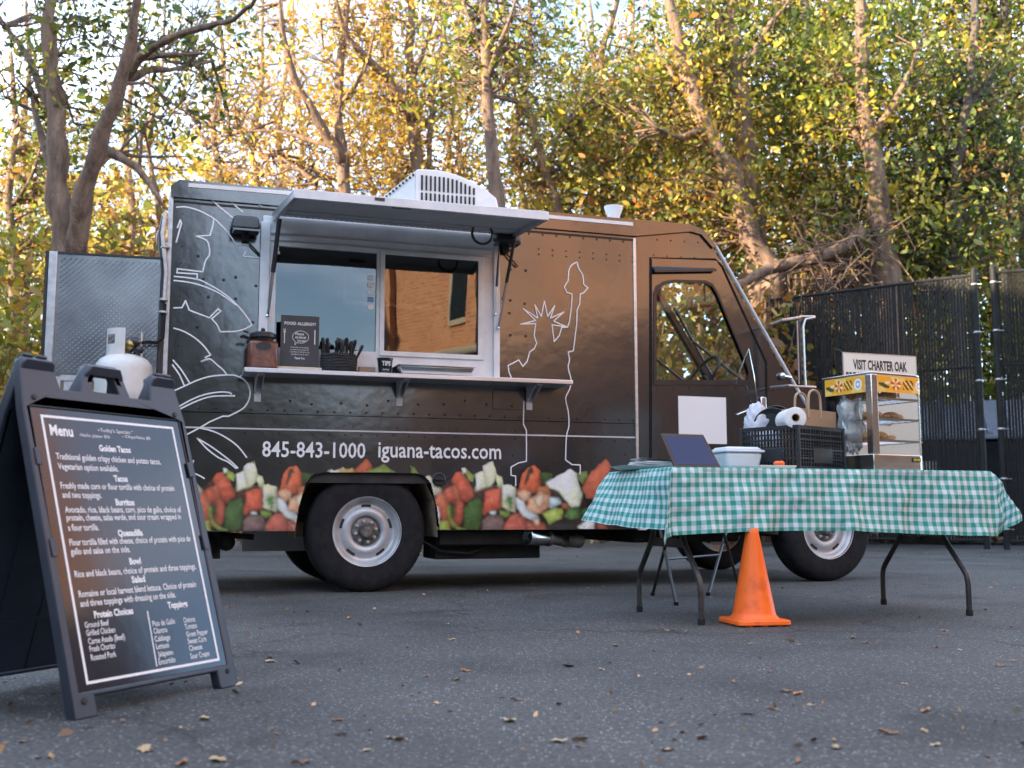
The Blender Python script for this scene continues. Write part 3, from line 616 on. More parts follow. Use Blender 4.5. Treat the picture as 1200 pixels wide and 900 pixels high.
# ------------------------------------------------------------------ food truck (own frame: x forward along the side, y into the truck, z up; side wall at y = 0)
T = TRUCK; L = T.L
tr = thing('food_truck', 'black step-van food truck with open serving hatch, white outline drawings and salsa graphic', 'food truck', T.o, T.a)
XR, XS, XF = -1.30, 1.955, 3.30       # rear corner, seam behind the cab door, windshield foot
ZB, ZM, ZU, ZT = .405, 1.062, 1.165, 2.56
WD = 2.15
def lp(pts, y=0.0): return [L(px, py, y) for px, py in pts]
arch = [(-.475, ZB), (-.455, .55), (-.41, .72), (-.36, .775), (-.29, .788), (.31, .788), (.375, .775), (.425, .72), (.47, .55), (.49, ZB)]
# serving window opening
wx0, wz0 = L(311, 436); wx1, wz1 = L(574, 268); wz0 = 1.43; wz1 = 2.40; wx0 = -.70; wx1 = .86
b = MB(); b.plate([(XR, ZU), (XS-.012, ZU), (XS-.012, ZT), (XR, ZT)], [[(wx0, wz0), (wx1, wz0), (wx1, wz1), (wx0, wz1)]], 0, .03)
b.build('upper_side_panel', M['wrap'], tr)
b = MB(); b.plate([(XR, ZM+.004), (XS-.012, ZM+.004), (XS-.012, ZU-.004), (XR, ZU-.004)], (), .008, .03); b.build('belt_panel', M['wrap'], tr)
b = MB(); b.plate([(XR, ZB), *arch, (XS-.012, ZB), (XS-.012, ZM), (XR, ZM)], (), .003, .03); b.build('lower_side_panel', M['wrap'], tr)
# cab side with the door window and front wheel arch
wind = lp([(750, 268), (808, 271), (822, 276), (835, 290), (928, 452), (944, 478)]); hoodx = 3.98
cabo = [(XS+.012, ZB), (3.05, ZB), (3.08, .6), (3.17, .76), (3.3, .82), (3.88, .82), (3.97, .74), (4.0, .6), (4.01, .50), (4.06, .50), (4.06, .95), (4.02, 1.24), (3.92, 1.34), (wind[5][0]+.02, 1.50)]+[wind[4], wind[3], wind[2], wind[1], (XS+.012, wind[1][1]+.01)]
dwin = lp([(767, 448), (767, 345), (770, 337), (778, 332), (790, 330), (826, 331), (834, 335), (840, 345), (876, 432), (878, 440), (876, 448)])
b = MB(); b.plate(cabo, [dwin], 0, .04); b.build('cab_side', M['wrap'], tr)
# door: raised outline, window surround, top rain gutter
dw = MB()
doorline = lp([(762, 614), (762, 302), (838, 304), (846, 312), (898, 425), (898, 614)])
dw.tube([(p[0], -.004, p[1]) for p in doorline], .007, 6); door = MB()
door.plate([(doorline[0][0]+.01, .46), *[(p[0]+.01, p[1]-.012) for p in doorline[1:3]], (doorline[4][0]-.02, doorline[4][1]), (doorline[4][0]-.02, .46)], [dwin], -.008, -.001)
cab_door = door.build('cab_door', M['wrap'], tr)
dw.build('door_seal', M['rubber'], cab_door, smooth=True)
cxw = sum(p[0] for p in dwin)/len(dwin); czw = sum(p[1] for p in dwin)/len(dwin)
b = MB(); b.plate([(p[0]+(p[0]-cxw)*.035, p[1]+(p[1]-czw)*.045) for p in dwin], [[(p[0]-(p[0]-cxw)*.03, p[1]-(p[1]-czw)*.035) for p in dwin]], -.016, -.0085); wf = b.build('window_frame', M['black_trim'], cab_door)
b = MB(); b.plate([(p[0]-(p[0]-cxw)*.02, p[1]-(p[1]-czw)*.02) for p in dwin], (), .008, .013); b.build('window_glass', M['cab_glass'], cab_door)
b = MB(); q0, q1 = L(826, 331), L(826, 352); b.box(q0[0]-.004, q0[0]+.004, 0, .006, q1[1], q0[1]); b.build('window_divider', M['black_trim'], cab_door)
b = MB(); h0 = lp([(764, 305)])[0]; h1 = lp([(836, 312)])[0]; b.hexa([(h0[0], -.05, h0[1]-.10), (h1[0], -.05, h1[1]-.05), (h1[0], 0, h1[1]-.03), (h0[0], 0, h0[1]-.06), (h0[0], -.05, h0[1]-.085), (h1[0], -.05, h1[1]-.035), (h1[0], 0, h1[1]-.01), (h0[0], 0, h0[1]-.04)]); b.build('rain_gutter', M['black_trim'], cab_door)
b = MB(); hx, hz = L(893, 470); b.box(hx-.03, hx+.02, -.035, -.01, hz-.10, hz+.03); b.build('door_handle', M['chrome'], cab_door, bevel=.008)
# blank white sticker on the door
a0, a1 = L(794, 464), L(851, 519); b = MB(); b.box(a0[0], a1[0], -.0105, -.0085, a1[1]-.01, a0[1]); b.build('door_sticker', M['white_print'], cab_door)
# far side, floor, roof, rear wall, bulkhead
b = MB(); b.plate([(XR, ZB), (XS, ZB), (XS, ZT), (XR, ZT)], (), WD-.03, WD); b.build('far_side_panel', M['wrap'], tr)
b = MB(); b.plate(cabo, [[(p[0], p[1]) for p in dwin]], WD-.04, WD); b.build('far_cab_side', M['black_trim'], tr)
b = MB(); b.box(XR+.01, 3.25, .031, WD-.041, .72, .80); b.build('floor', M['black_matte'], tr)
roofp = [(XR-.015, ZT), (XR-.015, ZT+.075), (XR+.03, ZT+.115), (wind[1][0]-.03, wind[1][1]+.045), (wind[2][0], wind[2][1]+.035), (wind[3][0]+.02, wind[3][1]+.012), (wind[3][0]-.015, wind[3][1]-.02), (wind[1][0]-.03, wind[1][1]), (XS, wind[0][1]-.005)]
rail = [(XR-.015, ZT-.012), (XR-.02, ZT+.06), (XR+.03, ZT+.105), (XS, ZT+.115), (wind[1][0], wind[1][1]+.05), (wind[2][0]+.01, wind[2][1]+.038), (wind[3][0]+.025, wind[3][1]+.01), (wind[3][0]-.005, wind[3][1]-.01), (wind[2][0]-.01, wind[2][1]+.002), (wind[1][0], wind[1][1]-.006), (XS, ZT-.01)]
b = MB(); b.plate(rail, (), -.022, .05); b.build('roof_rail', M['wrap'], tr)
b = MB(); b.plate([(p[0], p[1]) for p in rail], (), WD-.05, WD+.02); b.build('roof_rail', M['wrap'], tr)
rtop = [(XR, ZT+.05), (XR, ZT+.098), (XS, ZT+.112), (wind[1][0], wind[1][1]+.047), (wind[2][0], wind[2][1]+.034), (wind[3][0]+.015, wind[3][1]+.006), (wind[3][0]-.02, wind[3][1]-.015), (wind[1][0]-.02, wind[1][1])]
b = MB(); b.plate(rtop, (), .052, WD-.052); b.build('roof', M['alu_dull'], tr)
b = MB(); b.box(XR, XR+.03, .032, .62, ZB+.2, ZT); b.box(XR, XR+.03, 1.45, WD-.032, ZB+.2, ZT); b.box(XR, XR+.03, .62, 1.45, 2.3, ZT); b.build('rear_wall', M['alu_dull'], tr)
b = MB(); b.box(XR+.005, XR+.02, .62, 1.45, .80, 2.3); b.build('rear_hatch', M['black_matte'], tr)
b = MB(); b.box(XR+.04, XS, .9, .93, .81, ZT); b.build('kitchen_back_wall', M['interior'], tr)
b = MB(); b.box(XS-.03, XS, .04, .9, .81, ZT); b.build('bulkhead', M['interior'], tr)
b = MB(); b.box(XR+.04, XS-.03, .04, .9, ZT-.02, ZT); b.build('kitchen_ceiling', M['interior'], tr)
# kitchen shelf, hood and things glimpsed through the glass
b = MB(); b.box(-.1, .9, .55, .9, 2.02, 2.05); b.box(-.1, -.08, .55, .9, 2.05, 2.3); b.build('kitchen_shelf', M['steel'], tr)
b = MB(); b.lathe([(.0, 1.75), (.05, 1.75), (.055, 1.88), (.045, 1.93), (0, 1.93)], 14, (.55, .4, 0)); b.build('paper_cup_stack', mat('amber_plastic', (.55, .32, .08), .3), tr, smooth=True)
# rivets, one mesh of small domes
rv = MB()
def rivet(x, z, r=.008, y=0.0):
    n = 6; vs = [(x+r*math.cos(2*PI*k/n), y+.0005, z+r*math.sin(2*PI*k/n)) for k in range(n)]+[(x+r*.5*math.cos(2*PI*k/n), y-r*.5, z+r*.5*math.sin(2*PI*k/n)) for k in range(n)]
    rv.add(vs, [(k, (k+1) % n, n+(k+1) % n, n+k) for k in range(n)]+[tuple(range(n, 2*n))])
for i in range(54): x = XR+.05+i*.06; rivet(x, ZM+.03, .005, .008) if i % 1 == 0 else None
for i in range(30): rivet(XR+.09+i*.108, ZU+.022, .0085)
for i in range(30): rivet(XR+.06+i*.108, ZM-.025, .007, .003)
for x in (XR+.06, XR+.075+.1): 
    for k in range(13): rivet(XR+.06, ZU+.09+k*.108, .009)
for i in range(9):
    x = 1.13+i*.105
    for z in (ZT-.055,): rivet(x, z, .009)
    if i: rivet(x-.03, ZT-.16, .008); rivet(x-.03, ZT-.20, .008)
for x, z in lp([(598, 316), (616, 317), (598, 393), (616, 394), (598, 352), (615, 356), (589, 350), (597, 367), (238, 327), (262, 328), (232, 300), (276, 325), (276, 350), (244, 348), (231, 383), (300, 335), (296, 378)]): rivet(x, z, .012)
for x, z in lp([(340, 470), (365, 474), (400, 473), (430, 475), (455, 470), (490, 474), (520, 474), (545, 470), (570, 474), (600, 476)]): rivet(x, z, .010)
for i in range(16):
    for k in range(2):
        z = [.83, .915][k]+.012*math.sin(i*3)
        if not (False): rivet(-.75+i*.17+(.06 if k else 0), z+.015, .007, .003)
for i in range(26): rivet(XR+.08+i*.12, ZB+.02, .006, .003) if not (-.5 < XR+.08+i*.12 < .5) else None
for p, q, n in (((770, 281), (818, 284), 4), ((766, 299), (830, 303), 5), ((884, 402), (898, 430), 3), ((770, 455), (880, 455), 7)):
    for i in range(n): c = L(p[0]+(q[0]-p[0])*i/(n-1), p[1]+(q[1]-p[1])*i/(n-1)); rivet(c[0], c[1], .008, -.008 if p[1] > 400 else 0)
for i in range(10): c = L(906-i*0, 408+i*7); rivet(c[0], c[1], .006)
tag(rv.build('rivets', M['black_trim'], tr, smooth=True), kind='stuff')
# seams and trims
b = MB(); b.box(XS-.012, XS+.010, -.010, .01, ZB, ZT-.02); b.build('seam_trim', M['alu'], tr, bevel=.003)
b = MB(); b.box(XR+.02, XS-.014, -.003, .004, ZM-.004, ZM+.006); b.build('seam_trim', M['alu_dull'], tr)
b = MB(); b.box(XR+.01, XR+.155, -.004, -.0005, ZU, ZT); b.build('corner_panel', M['wrap'], tr)
b = MB(); b.box(XR-.03, XR-.001, -.012, .05, ZB+.05, ZT); b.build('rear_corner_trim', M['galv'], tr, bevel=.004)
b = MB(); b.box(XS, XS+.075, -.005, -.0005, ZB, .415); b.box(XS, XS+.06, -.005, -.0005, .40, .41); b.build('bottom_trim', M['white_print'], tr)
for p, q in (((221, 216), (346, 226)), ((630, 252), (742, 262))):
    a0, a1 = L(*p, -.03), L(*q, -.03); b = MB(); b.hexa([(a0[0], -.028, a0[1]-.016), (a1[0], -.028, a1[1]-.016), (a1[0], -.022, a1[1]-.016), (a0[0], -.022, a0[1]-.016), (a0[0], -.028, a0[1]+.010), (a1[0], -.028, a1[1]+.010), (a1[0], -.022, a1[1]+.010), (a0[0], -.022, a0[1]+.010)]); b.build('roof_light_strip', M['white_plastic'], tr)
b = MB(); b.box(XR, XS, -.004, -.0005, ZT-.045, ZT-.03); b.build('gutter_line', M['black_matte'], tr)
b = MB(); k0, k1 = L(577, 456), L(616, 481); b.plate(rrect(k0[0], k1[0], k1[1], k0[1], .02), [rrect(k0[0]+.006, k1[0]-.006, k1[1]+.006, k0[1]-.006, .016)], -.004, -.0005); b.build('access_flap', M['black_trim'], tr)
# wheel arches (inner walls)
for (cx, w, zt, d) in ((.007, .47, .788, .5), (3.57, .44, .82, .45)):
    b = MB(); P = [(-1, ZB-.05), (-.95, .6), (-.80, zt-.05), (-.6, zt+.006), (.6, zt+.006), (.80, zt-.05), (.95, .6), (1, ZB-.05)]
    vs = [(cx+w*p[0]*1.015, y, p[1]+.004) for y in (.031, d) for p in P]; b.add(vs, [(i, i+1, i+9, i+8) for i in range(7)]+[tuple(range(8, 16))]); b.build('wheel_arch', vary(mat('rusty_arch', (.08, .06, .045), .8), (.18, .13, .085), (.36, .26, .17), 8), tr)
# food graphic printed along the skirt: painted on a dense grid by shape, with rims, wet highlights and grain
gx0, gx1, gy0, gy1 = 226, 768, 528, 625; stp = .85
PX, PY = np.meshgrid(np.arange(gx0, gx1, stp), np.arange(gy0, gy1, stp)); HH, WW = PX.shape
img = np.zeros((HH, WW, 3)); alpha = np.zeros((HH, WW))
def vnoise(x, y, s, seed):
    x = x/s+seed*13.7; y = y/s+seed*7.3; xi = np.floor(x).astype(int); yi = np.floor(y).astype(int); fx = x-xi; fy = y-yi; fx = fx*fx*(3-2*fx); fy = fy*fy*(3-2*fy)
    h = lambda a, b: np.modf(np.abs(np.sin(a*127.1+b*311.7+seed)*43758.5453))[0]
    return (h(xi, yi)*(1-fx)+h(xi+1, yi)*fx)*(1-fy)+(h(xi, yi+1)*(1-fx)+h(xi+1, yi+1)*fx)*fy
def sdf(poly):
    x, y = PX, PY; d = np.full(x.shape, 1e9); ins = np.zeros(x.shape, bool); n = len(poly)
    for i in range(n):
        ax, ay = poly[i]; bx, by = poly[(i+1) % n]; ex, ey = bx-ax, by-ay; wx, wy = x-ax, y-ay
        t = np.clip((wx*ex+wy*ey)/(ex*ex+ey*ey+1e-9), 0, 1); d = np.minimum(d, (wx-ex*t)**2+(wy-ey*t)**2)
        c = (ay > y) != (by > y); xx = np.where(c, (bx-ax)*(y-ay)/((by-ay) if by != ay else 1e-9)+ax, 1e9); ins ^= c & (x < xx)
    return np.where(ins, np.sqrt(d), -np.sqrt(d))
def lin(c): return np.array([(v/255)**2.2 for v in c])
seedc = [0]
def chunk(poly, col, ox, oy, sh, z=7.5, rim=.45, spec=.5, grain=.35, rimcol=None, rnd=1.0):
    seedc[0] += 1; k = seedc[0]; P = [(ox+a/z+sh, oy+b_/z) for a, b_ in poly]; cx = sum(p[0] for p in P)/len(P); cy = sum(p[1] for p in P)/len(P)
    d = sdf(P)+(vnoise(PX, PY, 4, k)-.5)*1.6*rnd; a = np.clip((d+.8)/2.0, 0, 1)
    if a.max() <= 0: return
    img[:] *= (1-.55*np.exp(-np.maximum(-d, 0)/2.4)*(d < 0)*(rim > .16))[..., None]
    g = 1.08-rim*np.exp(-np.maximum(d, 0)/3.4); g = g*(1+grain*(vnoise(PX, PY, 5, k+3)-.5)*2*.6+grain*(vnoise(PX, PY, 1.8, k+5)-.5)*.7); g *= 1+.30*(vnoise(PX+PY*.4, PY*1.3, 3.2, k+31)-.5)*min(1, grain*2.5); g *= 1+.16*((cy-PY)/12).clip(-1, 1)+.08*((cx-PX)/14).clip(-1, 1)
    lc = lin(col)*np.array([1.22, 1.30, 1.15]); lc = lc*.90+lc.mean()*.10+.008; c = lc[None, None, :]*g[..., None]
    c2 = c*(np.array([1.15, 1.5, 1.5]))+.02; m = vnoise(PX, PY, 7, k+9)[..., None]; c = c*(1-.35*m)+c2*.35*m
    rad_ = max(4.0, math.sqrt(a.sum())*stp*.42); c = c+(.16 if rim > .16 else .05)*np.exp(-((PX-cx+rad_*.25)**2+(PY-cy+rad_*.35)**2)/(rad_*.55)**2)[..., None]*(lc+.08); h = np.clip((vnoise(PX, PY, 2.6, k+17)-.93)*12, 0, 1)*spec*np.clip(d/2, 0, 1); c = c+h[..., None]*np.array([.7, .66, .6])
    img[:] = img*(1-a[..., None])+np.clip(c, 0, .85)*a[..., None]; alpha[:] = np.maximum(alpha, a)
def thick(pts, w): 
    o1 = []; o2 = []
    for i, p in enumerate(pts):
        q = pts[min(i+1, len(pts)-1)]; o = pts[max(i-1, 0)]; dx, dy = q[0]-o[0], q[1]-o[1]; n = math.hypot(dx, dy) or 1; o1.append((p[0]-dy/n*w, p[1]+dx/n*w)); o2.append((p[0]+dy/n*w, p[1]-dx/n*w))
    return o1+o2[::-1]
def graphic(sh):
    A = lambda poly, col, **k: chunk(poly, col, 480, 530, sh, **k); B = lambda poly, col, **k: chunk(poly, col, 600, 530, sh, **k)
    A([(40, 300), (150, 330), (280, 300), (400, 200), (560, 300), (820, 280), (960, 320), (1000, 220), (1160, 230), (1250, 300), (1500, 300), (1600, 540), (1800, 560), (1800, 700), (60, 700)], (72, 38, 24), rim=.2, spec=.3, grain=.9)
    A([(0, 110), (50, 130), (130, 270), (90, 330), (20, 240)], (98, 112, 42)); A([(100, 230), (180, 190), (290, 340), (280, 390), (150, 370), (110, 300)], (205, 182, 160), spec=.9)
    A([(100, 330), (250, 400), (200, 460), (120, 430)], (130, 85, 75)); A([(370, 240), (400, 180), (450, 165), (510, 220), (560, 330), (570, 380), (500, 450), (450, 440), (400, 330)], (196, 78, 46))
    A([(130, 480), (200, 520), (200, 640), (150, 640), (120, 560)], (90, 100, 42)); A([(200, 450), (250, 370), (340, 320), (400, 280), (440, 400), (480, 460), (470, 600), (430, 670), (330, 650), (250, 560)], (200, 98, 62), spec=.7)
    A([(455, 130), (500, 140), (575, 200), (560, 270), (520, 250), (480, 190)], (156, 164, 66), spec=.9); A([(455, 140), (492, 130), (505, 175), (470, 190)], (225, 228, 205))
    A([(300, 330), (360, 300), (420, 400), (380, 470), (310, 420)], (186, 80, 50)); A([(380, 430), (470, 440), (480, 560), (440, 640), (400, 600)], (180, 78, 50), spec=.8)
    A([(635, 115), (740, 70), (772, 190), (750, 270), (690, 310), (580, 345), (572, 190), (640, 160)], (226, 220, 172), rim=.15, spec=.3); A([(640, 160), (668, 300), (590, 338), (574, 195)], (232, 226, 190), rim=.2, spec=.3)
    A([(765, 190), (810, 210), (832, 300), (790, 325), (755, 260)], (208, 200, 150), rim=.3); A([(480, 500), (520, 430), (620, 400), (650, 470), (632, 640), (600, 690), (470, 690)], (66, 88, 38), spec=.6)
    A(thick([(352, 470), (345, 540), (372, 620), (425, 668), (500, 690)], 14), (122, 150, 56), rim=.3); A([(360, 450), (400, 450), (398, 560), (368, 570)], (52, 68, 32))
    A([(660, 345), (720, 325), (800, 318), (815, 500), (740, 525), (650, 560), (635, 530), (660, 430)], (206, 82, 50), spec=.9); A([(690, 540), (760, 530), (770, 600), (720, 620)], (70, 60, 50), spec=1)
    A([(640, 600), (700, 540), (820, 560), (850, 690), (640, 690)], (120, 88, 84), spec=.4); A([(700, 520), (760, 518), (755, 548), (705, 548)], (215, 215, 215))
    A([(790, 510), (880, 520), (892, 555), (840, 582), (795, 550)], (122, 142, 54)); A([(830, 650), (870, 570), (930, 530), (1000, 540), (1040, 600), (1030, 700), (830, 700)], (182, 82, 64), spec=.8)
    A([(1030, 600), (1150, 590), (1200, 640), (1200, 700), (1030, 700)], (176, 84, 66), spec=.8)
    A([(812, 285), (860, 276), (935, 300), (940, 440), (930, 525), (860, 510), (812, 480)], (222, 208, 170), rim=.25, spec=.3)
    A([(842, 430), (858, 392), (880, 386), (904, 398), (896, 420), (912, 442), (900, 466), (908, 480), (890, 502), (868, 492), (876, 470), (850, 458), (862, 440)], (70, 112, 48), rim=.2)
    A([(945, 350), (985, 190), (1035, 125), (1105, 112), (1155, 165), (1160, 300), (1130, 360), (1000, 370)], (218, 90, 44), spec=.3); A([(1005, 290), (1040, 150), (1075, 128), (1100, 190), (1085, 185), (1065, 190), (1030, 290)], (48, 42, 28), rim=0)
    A([(1155, 200), (1200, 170), (1280, 190), (1230, 260), (1160, 280)], (66, 84, 36)); A([(1120, 310), (1220, 290), (1240, 380), (1130, 380)], (196, 110, 60))
    A([(940, 350), (1010, 318), (1062, 350), (1060, 410), (1005, 440), (950, 400)], (230, 160, 124), spec=.6); A([(935, 390), (990, 420), (1045, 500), (1100, 520), (1145, 590), (1100, 620), (1000, 560), (940, 490)], (208, 206, 208), spec=.6)
    A([(1040, 420), (1150, 345), (1230, 380), (1225, 485), (1140, 540), (1030, 500)], (232, 146, 112), spec=.9, rim=.25); A([(1100, 400), (1160, 370), (1185, 440), (1130, 480)], (236, 190, 165), spec=1)
    A([(1090, 590), (1140, 580), (1145, 640), (1110, 650)], (230, 175, 140), spec=.9)
    A([(135, 540), (190, 570), (185, 640), (150, 610)], (210, 120, 80)); A([(240, 600), (340, 600), (360, 700), (235, 700)], (152, 156, 58), spec=.8); A([(196, 480), (255, 480), (266, 560), (238, 690), (203, 690)], (222, 226, 224), rim=.2)
    B([(330, 390), (420, 400), (440, 450), (330, 500)], (196, 206, 214)); B([(250, 170), (370, 180), (330, 250), (260, 270)], (64, 84, 34)); B([(430, 440), (510, 455), (510, 505), (440, 495)], (190, 100, 60))
    B([(270, 540), (380, 480), (450, 500), (440, 580), (330, 640)], (164, 170, 76), spec=.5); B([(300, 640), (560, 590), (560, 700), (300, 700)], (44, 40, 40)); B([(455, 570), (500, 490), (600, 480), (605, 570), (520, 600)], (84, 110, 56)); B([(600, 500), (715, 470), (710, 570), (620, 590)], (54, 74, 40))
    B([(580, 290), (615, 350), (600, 470), (560, 450)], (112, 124, 60)); B([(295, 262), (400, 205), (515, 140), (570, 180), (592, 280), (622, 360), (592, 480), (520, 485), (455, 400), (400, 335), (330, 315)], (220, 216, 190), rim=.25, spec=.3)
    B([(410, 220), (515, 145), (565, 185), (560, 300), (470, 330), (400, 290)], (228, 226, 206), rim=.15, spec=.2); B([(572, 180), (662, 162), (668, 215), (622, 290), (585, 250)], (108, 124, 52))
    B([(612, 310), (690, 170), (825, 45), (885, 125), (810, 290), (730, 425), (650, 405)], (178, 76, 40), spec=.12, grain=.2)
    B([(735, 600), (830, 640), (850, 690), (745, 690)], (150, 76, 50)); B([(735, 490), (820, 490), (860, 600), (830, 635), (750, 570)], (196, 124, 104)); B([(815, 500), (1050, 528), (1046, 590), (850, 585)], (216, 196, 184), rim=.2, spec=.3); B([(578, 655), (720, 560), (730, 690), (600, 690)], (204, 198, 196), rim=.2)
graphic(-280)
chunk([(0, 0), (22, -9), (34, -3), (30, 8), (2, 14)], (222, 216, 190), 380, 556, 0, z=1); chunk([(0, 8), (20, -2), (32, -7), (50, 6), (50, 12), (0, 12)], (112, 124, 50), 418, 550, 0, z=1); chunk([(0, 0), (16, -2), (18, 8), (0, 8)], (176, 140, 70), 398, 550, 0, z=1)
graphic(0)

for _ in range(2):
    for ax in (0, 1): img = .25*np.roll(img, 1, ax)+.5*img+.25*np.roll(img, -1, ax)
img *= (1+.16*(vnoise(PX, PY, 1.6, 77)-.5)+.12*(vnoise(PX, PY, 9, 78)-.5))[..., None]
base = lin((18, 18, 20)); img = img*alpha[..., None]+base*(1-alpha[..., None])
verts = np.array([L(x, y) for x, y in zip(PX.ravel(), PY.ravel())]).reshape(HH, WW, 2)
def in_arch(x, z): return (abs(x-.007) < np.interp(z, [.4, .55, .72, .775, .788, .79], [.482, .462, .418, .368, .30, -1]))
okv = (alpha > .06) & (verts[..., 1] > ZB+.001) & ~in_arch(verts[..., 0], verts[..., 1]) & (verts[..., 0] < XS+.2)
keep = okv[:-1, :-1] & okv[1:, :-1] & okv[:-1, 1:] & okv[1:, 1:]
ii, jj = np.where(keep); ids = np.arange(HH*WW).reshape(HH, WW)
V3 = np.stack([verts[..., 0], np.full((HH, WW), .0018), verts[..., 1]], -1).reshape(-1, 3)
fc = np.stack([ids[ii, jj], ids[ii+1, jj], ids[ii+1, jj+1], ids[ii, jj+1]], 1); used = np.unique(fc); remap = -np.ones(HH*WW, int); remap[used] = np.arange(len(used))
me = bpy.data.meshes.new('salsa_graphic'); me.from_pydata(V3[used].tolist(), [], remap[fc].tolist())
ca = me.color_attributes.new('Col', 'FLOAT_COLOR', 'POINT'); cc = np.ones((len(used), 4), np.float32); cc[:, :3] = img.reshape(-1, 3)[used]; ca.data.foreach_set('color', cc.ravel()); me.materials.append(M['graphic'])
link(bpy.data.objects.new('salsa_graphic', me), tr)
# outline drawings
def outline(name, ox, oy, z, lines, w=.009, y=-.0055):
    b = MB()
    for ln in lines:
        P = [L(ox+a/z, oy+c/z) for a, c in ln]; strip(b, P, w, y, y)
    return b.build(name, M['white_print'], tr)
def sm(pts, m=3): return [tuple(p) for p in smooth_path(pts, m)]
def add_lines(name, ox, oy, z, lines, w=.009):
    for ln in lines:
        strip(MB_ := MB(), [L(ox+a/z, oy+c/z) for a, c in ln], w, -.0055, -.0055); MB_.build(name, M['white_print'], tr)
add_lines('iguana_outline', 190, 230, 4.733, [sm([(80, 62), (130, 60), (190, 75), (240, 98), (287, 125), (330, 165), (370, 210), (412, 272)]), [(412, 272), (480, 268), (450, 335), (550, 343)], [(287, 125), (280, 170), (265, 218), (190, 222)],
    sm([(190, 222), (245, 245), (260, 280), (262, 325), (240, 360), (225, 420)]), [(225, 420), (85, 403), (82, 425), (195, 432), (193, 460)], sm([(68, 445), (190, 460), (250, 485), (320, 525), (380, 570), (430, 620), (470, 670), (498, 715)]),
    sm([(498, 715), (450, 740), (400, 750), (322, 752)]), sm([(322, 752), (305, 715), (275, 680)]), [(275, 680), (325, 638), (310, 625), (262, 675)], [(262, 675), (150, 632), (130, 580), (110, 618), (65, 620)], sm([(66, 468), (150, 478), (230, 500), (300, 530), (350, 560), (410, 605)]),
    sm([(65, 732), (120, 750), (180, 785), (230, 830), (268, 880)]), [(268, 880), (240, 895)], [(78, 255), (107, 150), (100, 133), (85, 175)], [(250, 0), (330, 70), (415, 140)], [(345, 0), (445, 88)], [(490, 15), (555, 60)]])
add_lines('iguana_outline', 190, 420, 4.5, [sm([(240, 5), (205, 17)]), sm([(205, 17), (250, 3), (290, 35), (320, 60), (340, 85)]), sm([(60, 172), (120, 145), (180, 118), (240, 98), (300, 90), (370, 88), (405, 98), (440, 120), (462, 165), (460, 210), (440, 250), (410, 275), (350, 305)]),
    [(350, 305), (320, 305), (250, 335), (200, 365), (110, 412)], [(405, 98), (447, 80)], sm([(58, 10), (100, 60), (145, 130)]), sm([(55, 35), (90, 85), (115, 140)]), sm([(82, 258), (150, 220), (220, 192), (300, 178), (350, 180), (365, 188)]), sm([(85, 272), (160, 235), (240, 205), (310, 198), (382, 198)]),
    sm([(200, 368), (270, 385), (340, 420), (400, 465), (445, 522)]), sm([(185, 422), (250, 460), (320, 510), (370, 550), (398, 578)]), sm([(185, 422), (240, 480), (300, 525), (345, 545), (390, 580)]), sm([(150, 600), (190, 615), (222, 633)]), [(148, 585), (165, 540), (150, 552)]])
add_lines('statue_outline', 580, 290, 3.3333, [sm([(320, 58), (300, 68), (288, 90), (285, 130)]), [(285, 130), (270, 155), (280, 176), (300, 182), (298, 230), (290, 290), (282, 312), (260, 312), (250, 345), (230, 368), (222, 302)],
    [(158, 298), (100, 300), (158, 286), (110, 240), (166, 276), (155, 225), (180, 270), (192, 210), (205, 270), (232, 228), (216, 276), (268, 253), (228, 288), (282, 312), (222, 302)],
    [(158, 298), (152, 345), (162, 375), (152, 396), (135, 408), (125, 445), (108, 465), (92, 440), (50, 462), (55, 490), (63, 508)],
    sm([(320, 58), (325, 80), (342, 110), (345, 145)]), [(345, 145), (362, 158), (345, 178), (332, 182), (330, 220), (320, 245), (318, 300), (305, 405)], [(305, 405), (285, 408)], sm([(285, 408), (290, 440), (285, 470), (297, 520), (290, 555), (275, 590), (285, 640), (288, 695), (278, 740), (275, 830)]),
    [(275, 830), (300, 848), (332, 850), (332, 885)], [(112, 600), (110, 690), (122, 715), (122, 835), (90, 842), (62, 858), (62, 890), (80, 893), (80, 930)]], .008)
p0, p1 = L(307, 535), L(428, 534); q0, q1 = L(443, 536), L(587, 536)
text_mesh([('845-843-1000', p0[0], p0[1], L(307, 516)[1]-p0[1], p1[0]-p0[0], 'l', .012)], 'lettering', M['white_print'], tr, y=-.0045)
text_mesh([('iguana-tacos.com', q0[0], q0[1]+.002, .112, q1[0]-q0[0], 'l', .012)], 'lettering', M['white_print'], tr, y=-.0045)
# serving window
sw = link(bpy.data.objects.new('serving_window', None), tr)
fy0, fy1 = -.02, .05
gl0, gl1 = L(321, 413)[0], L(440, 413)[0]; gr0, gr1 = L(447, 418)[0], L(560, 418)[0]; gzb = 1.60; gzt = 2.28
b = MB(); b.plate([(wx0-.03, wz0-.01), (wx1+.03, wz0-.01), (wx1+.03, wz1+.078), (wx0-.03, wz1+.078)], [[(gl0, gzb), (gl1, gzb), (gl1, gzt), (gl0, gzt)], [(gr0, gzb), (gr1, gzb), (gr1, gzt), (gr0, gzt)]], -.012, .03); b.build('frame', M['white_frame'], sw, bevel=.003)
b = MB(); b.box(wx0-.045, wx0+.015, -.03, -.013, 1.43, wz1+.03); b.build('frame_post', M['white_frame'], sw, bevel=.003)
b = MB(); b.box(wx1+.0, wx1+.045, -.03, -.013, 1.43, wz1+.03); b.build('frame_post', M['white_frame'], sw, bevel=.003)
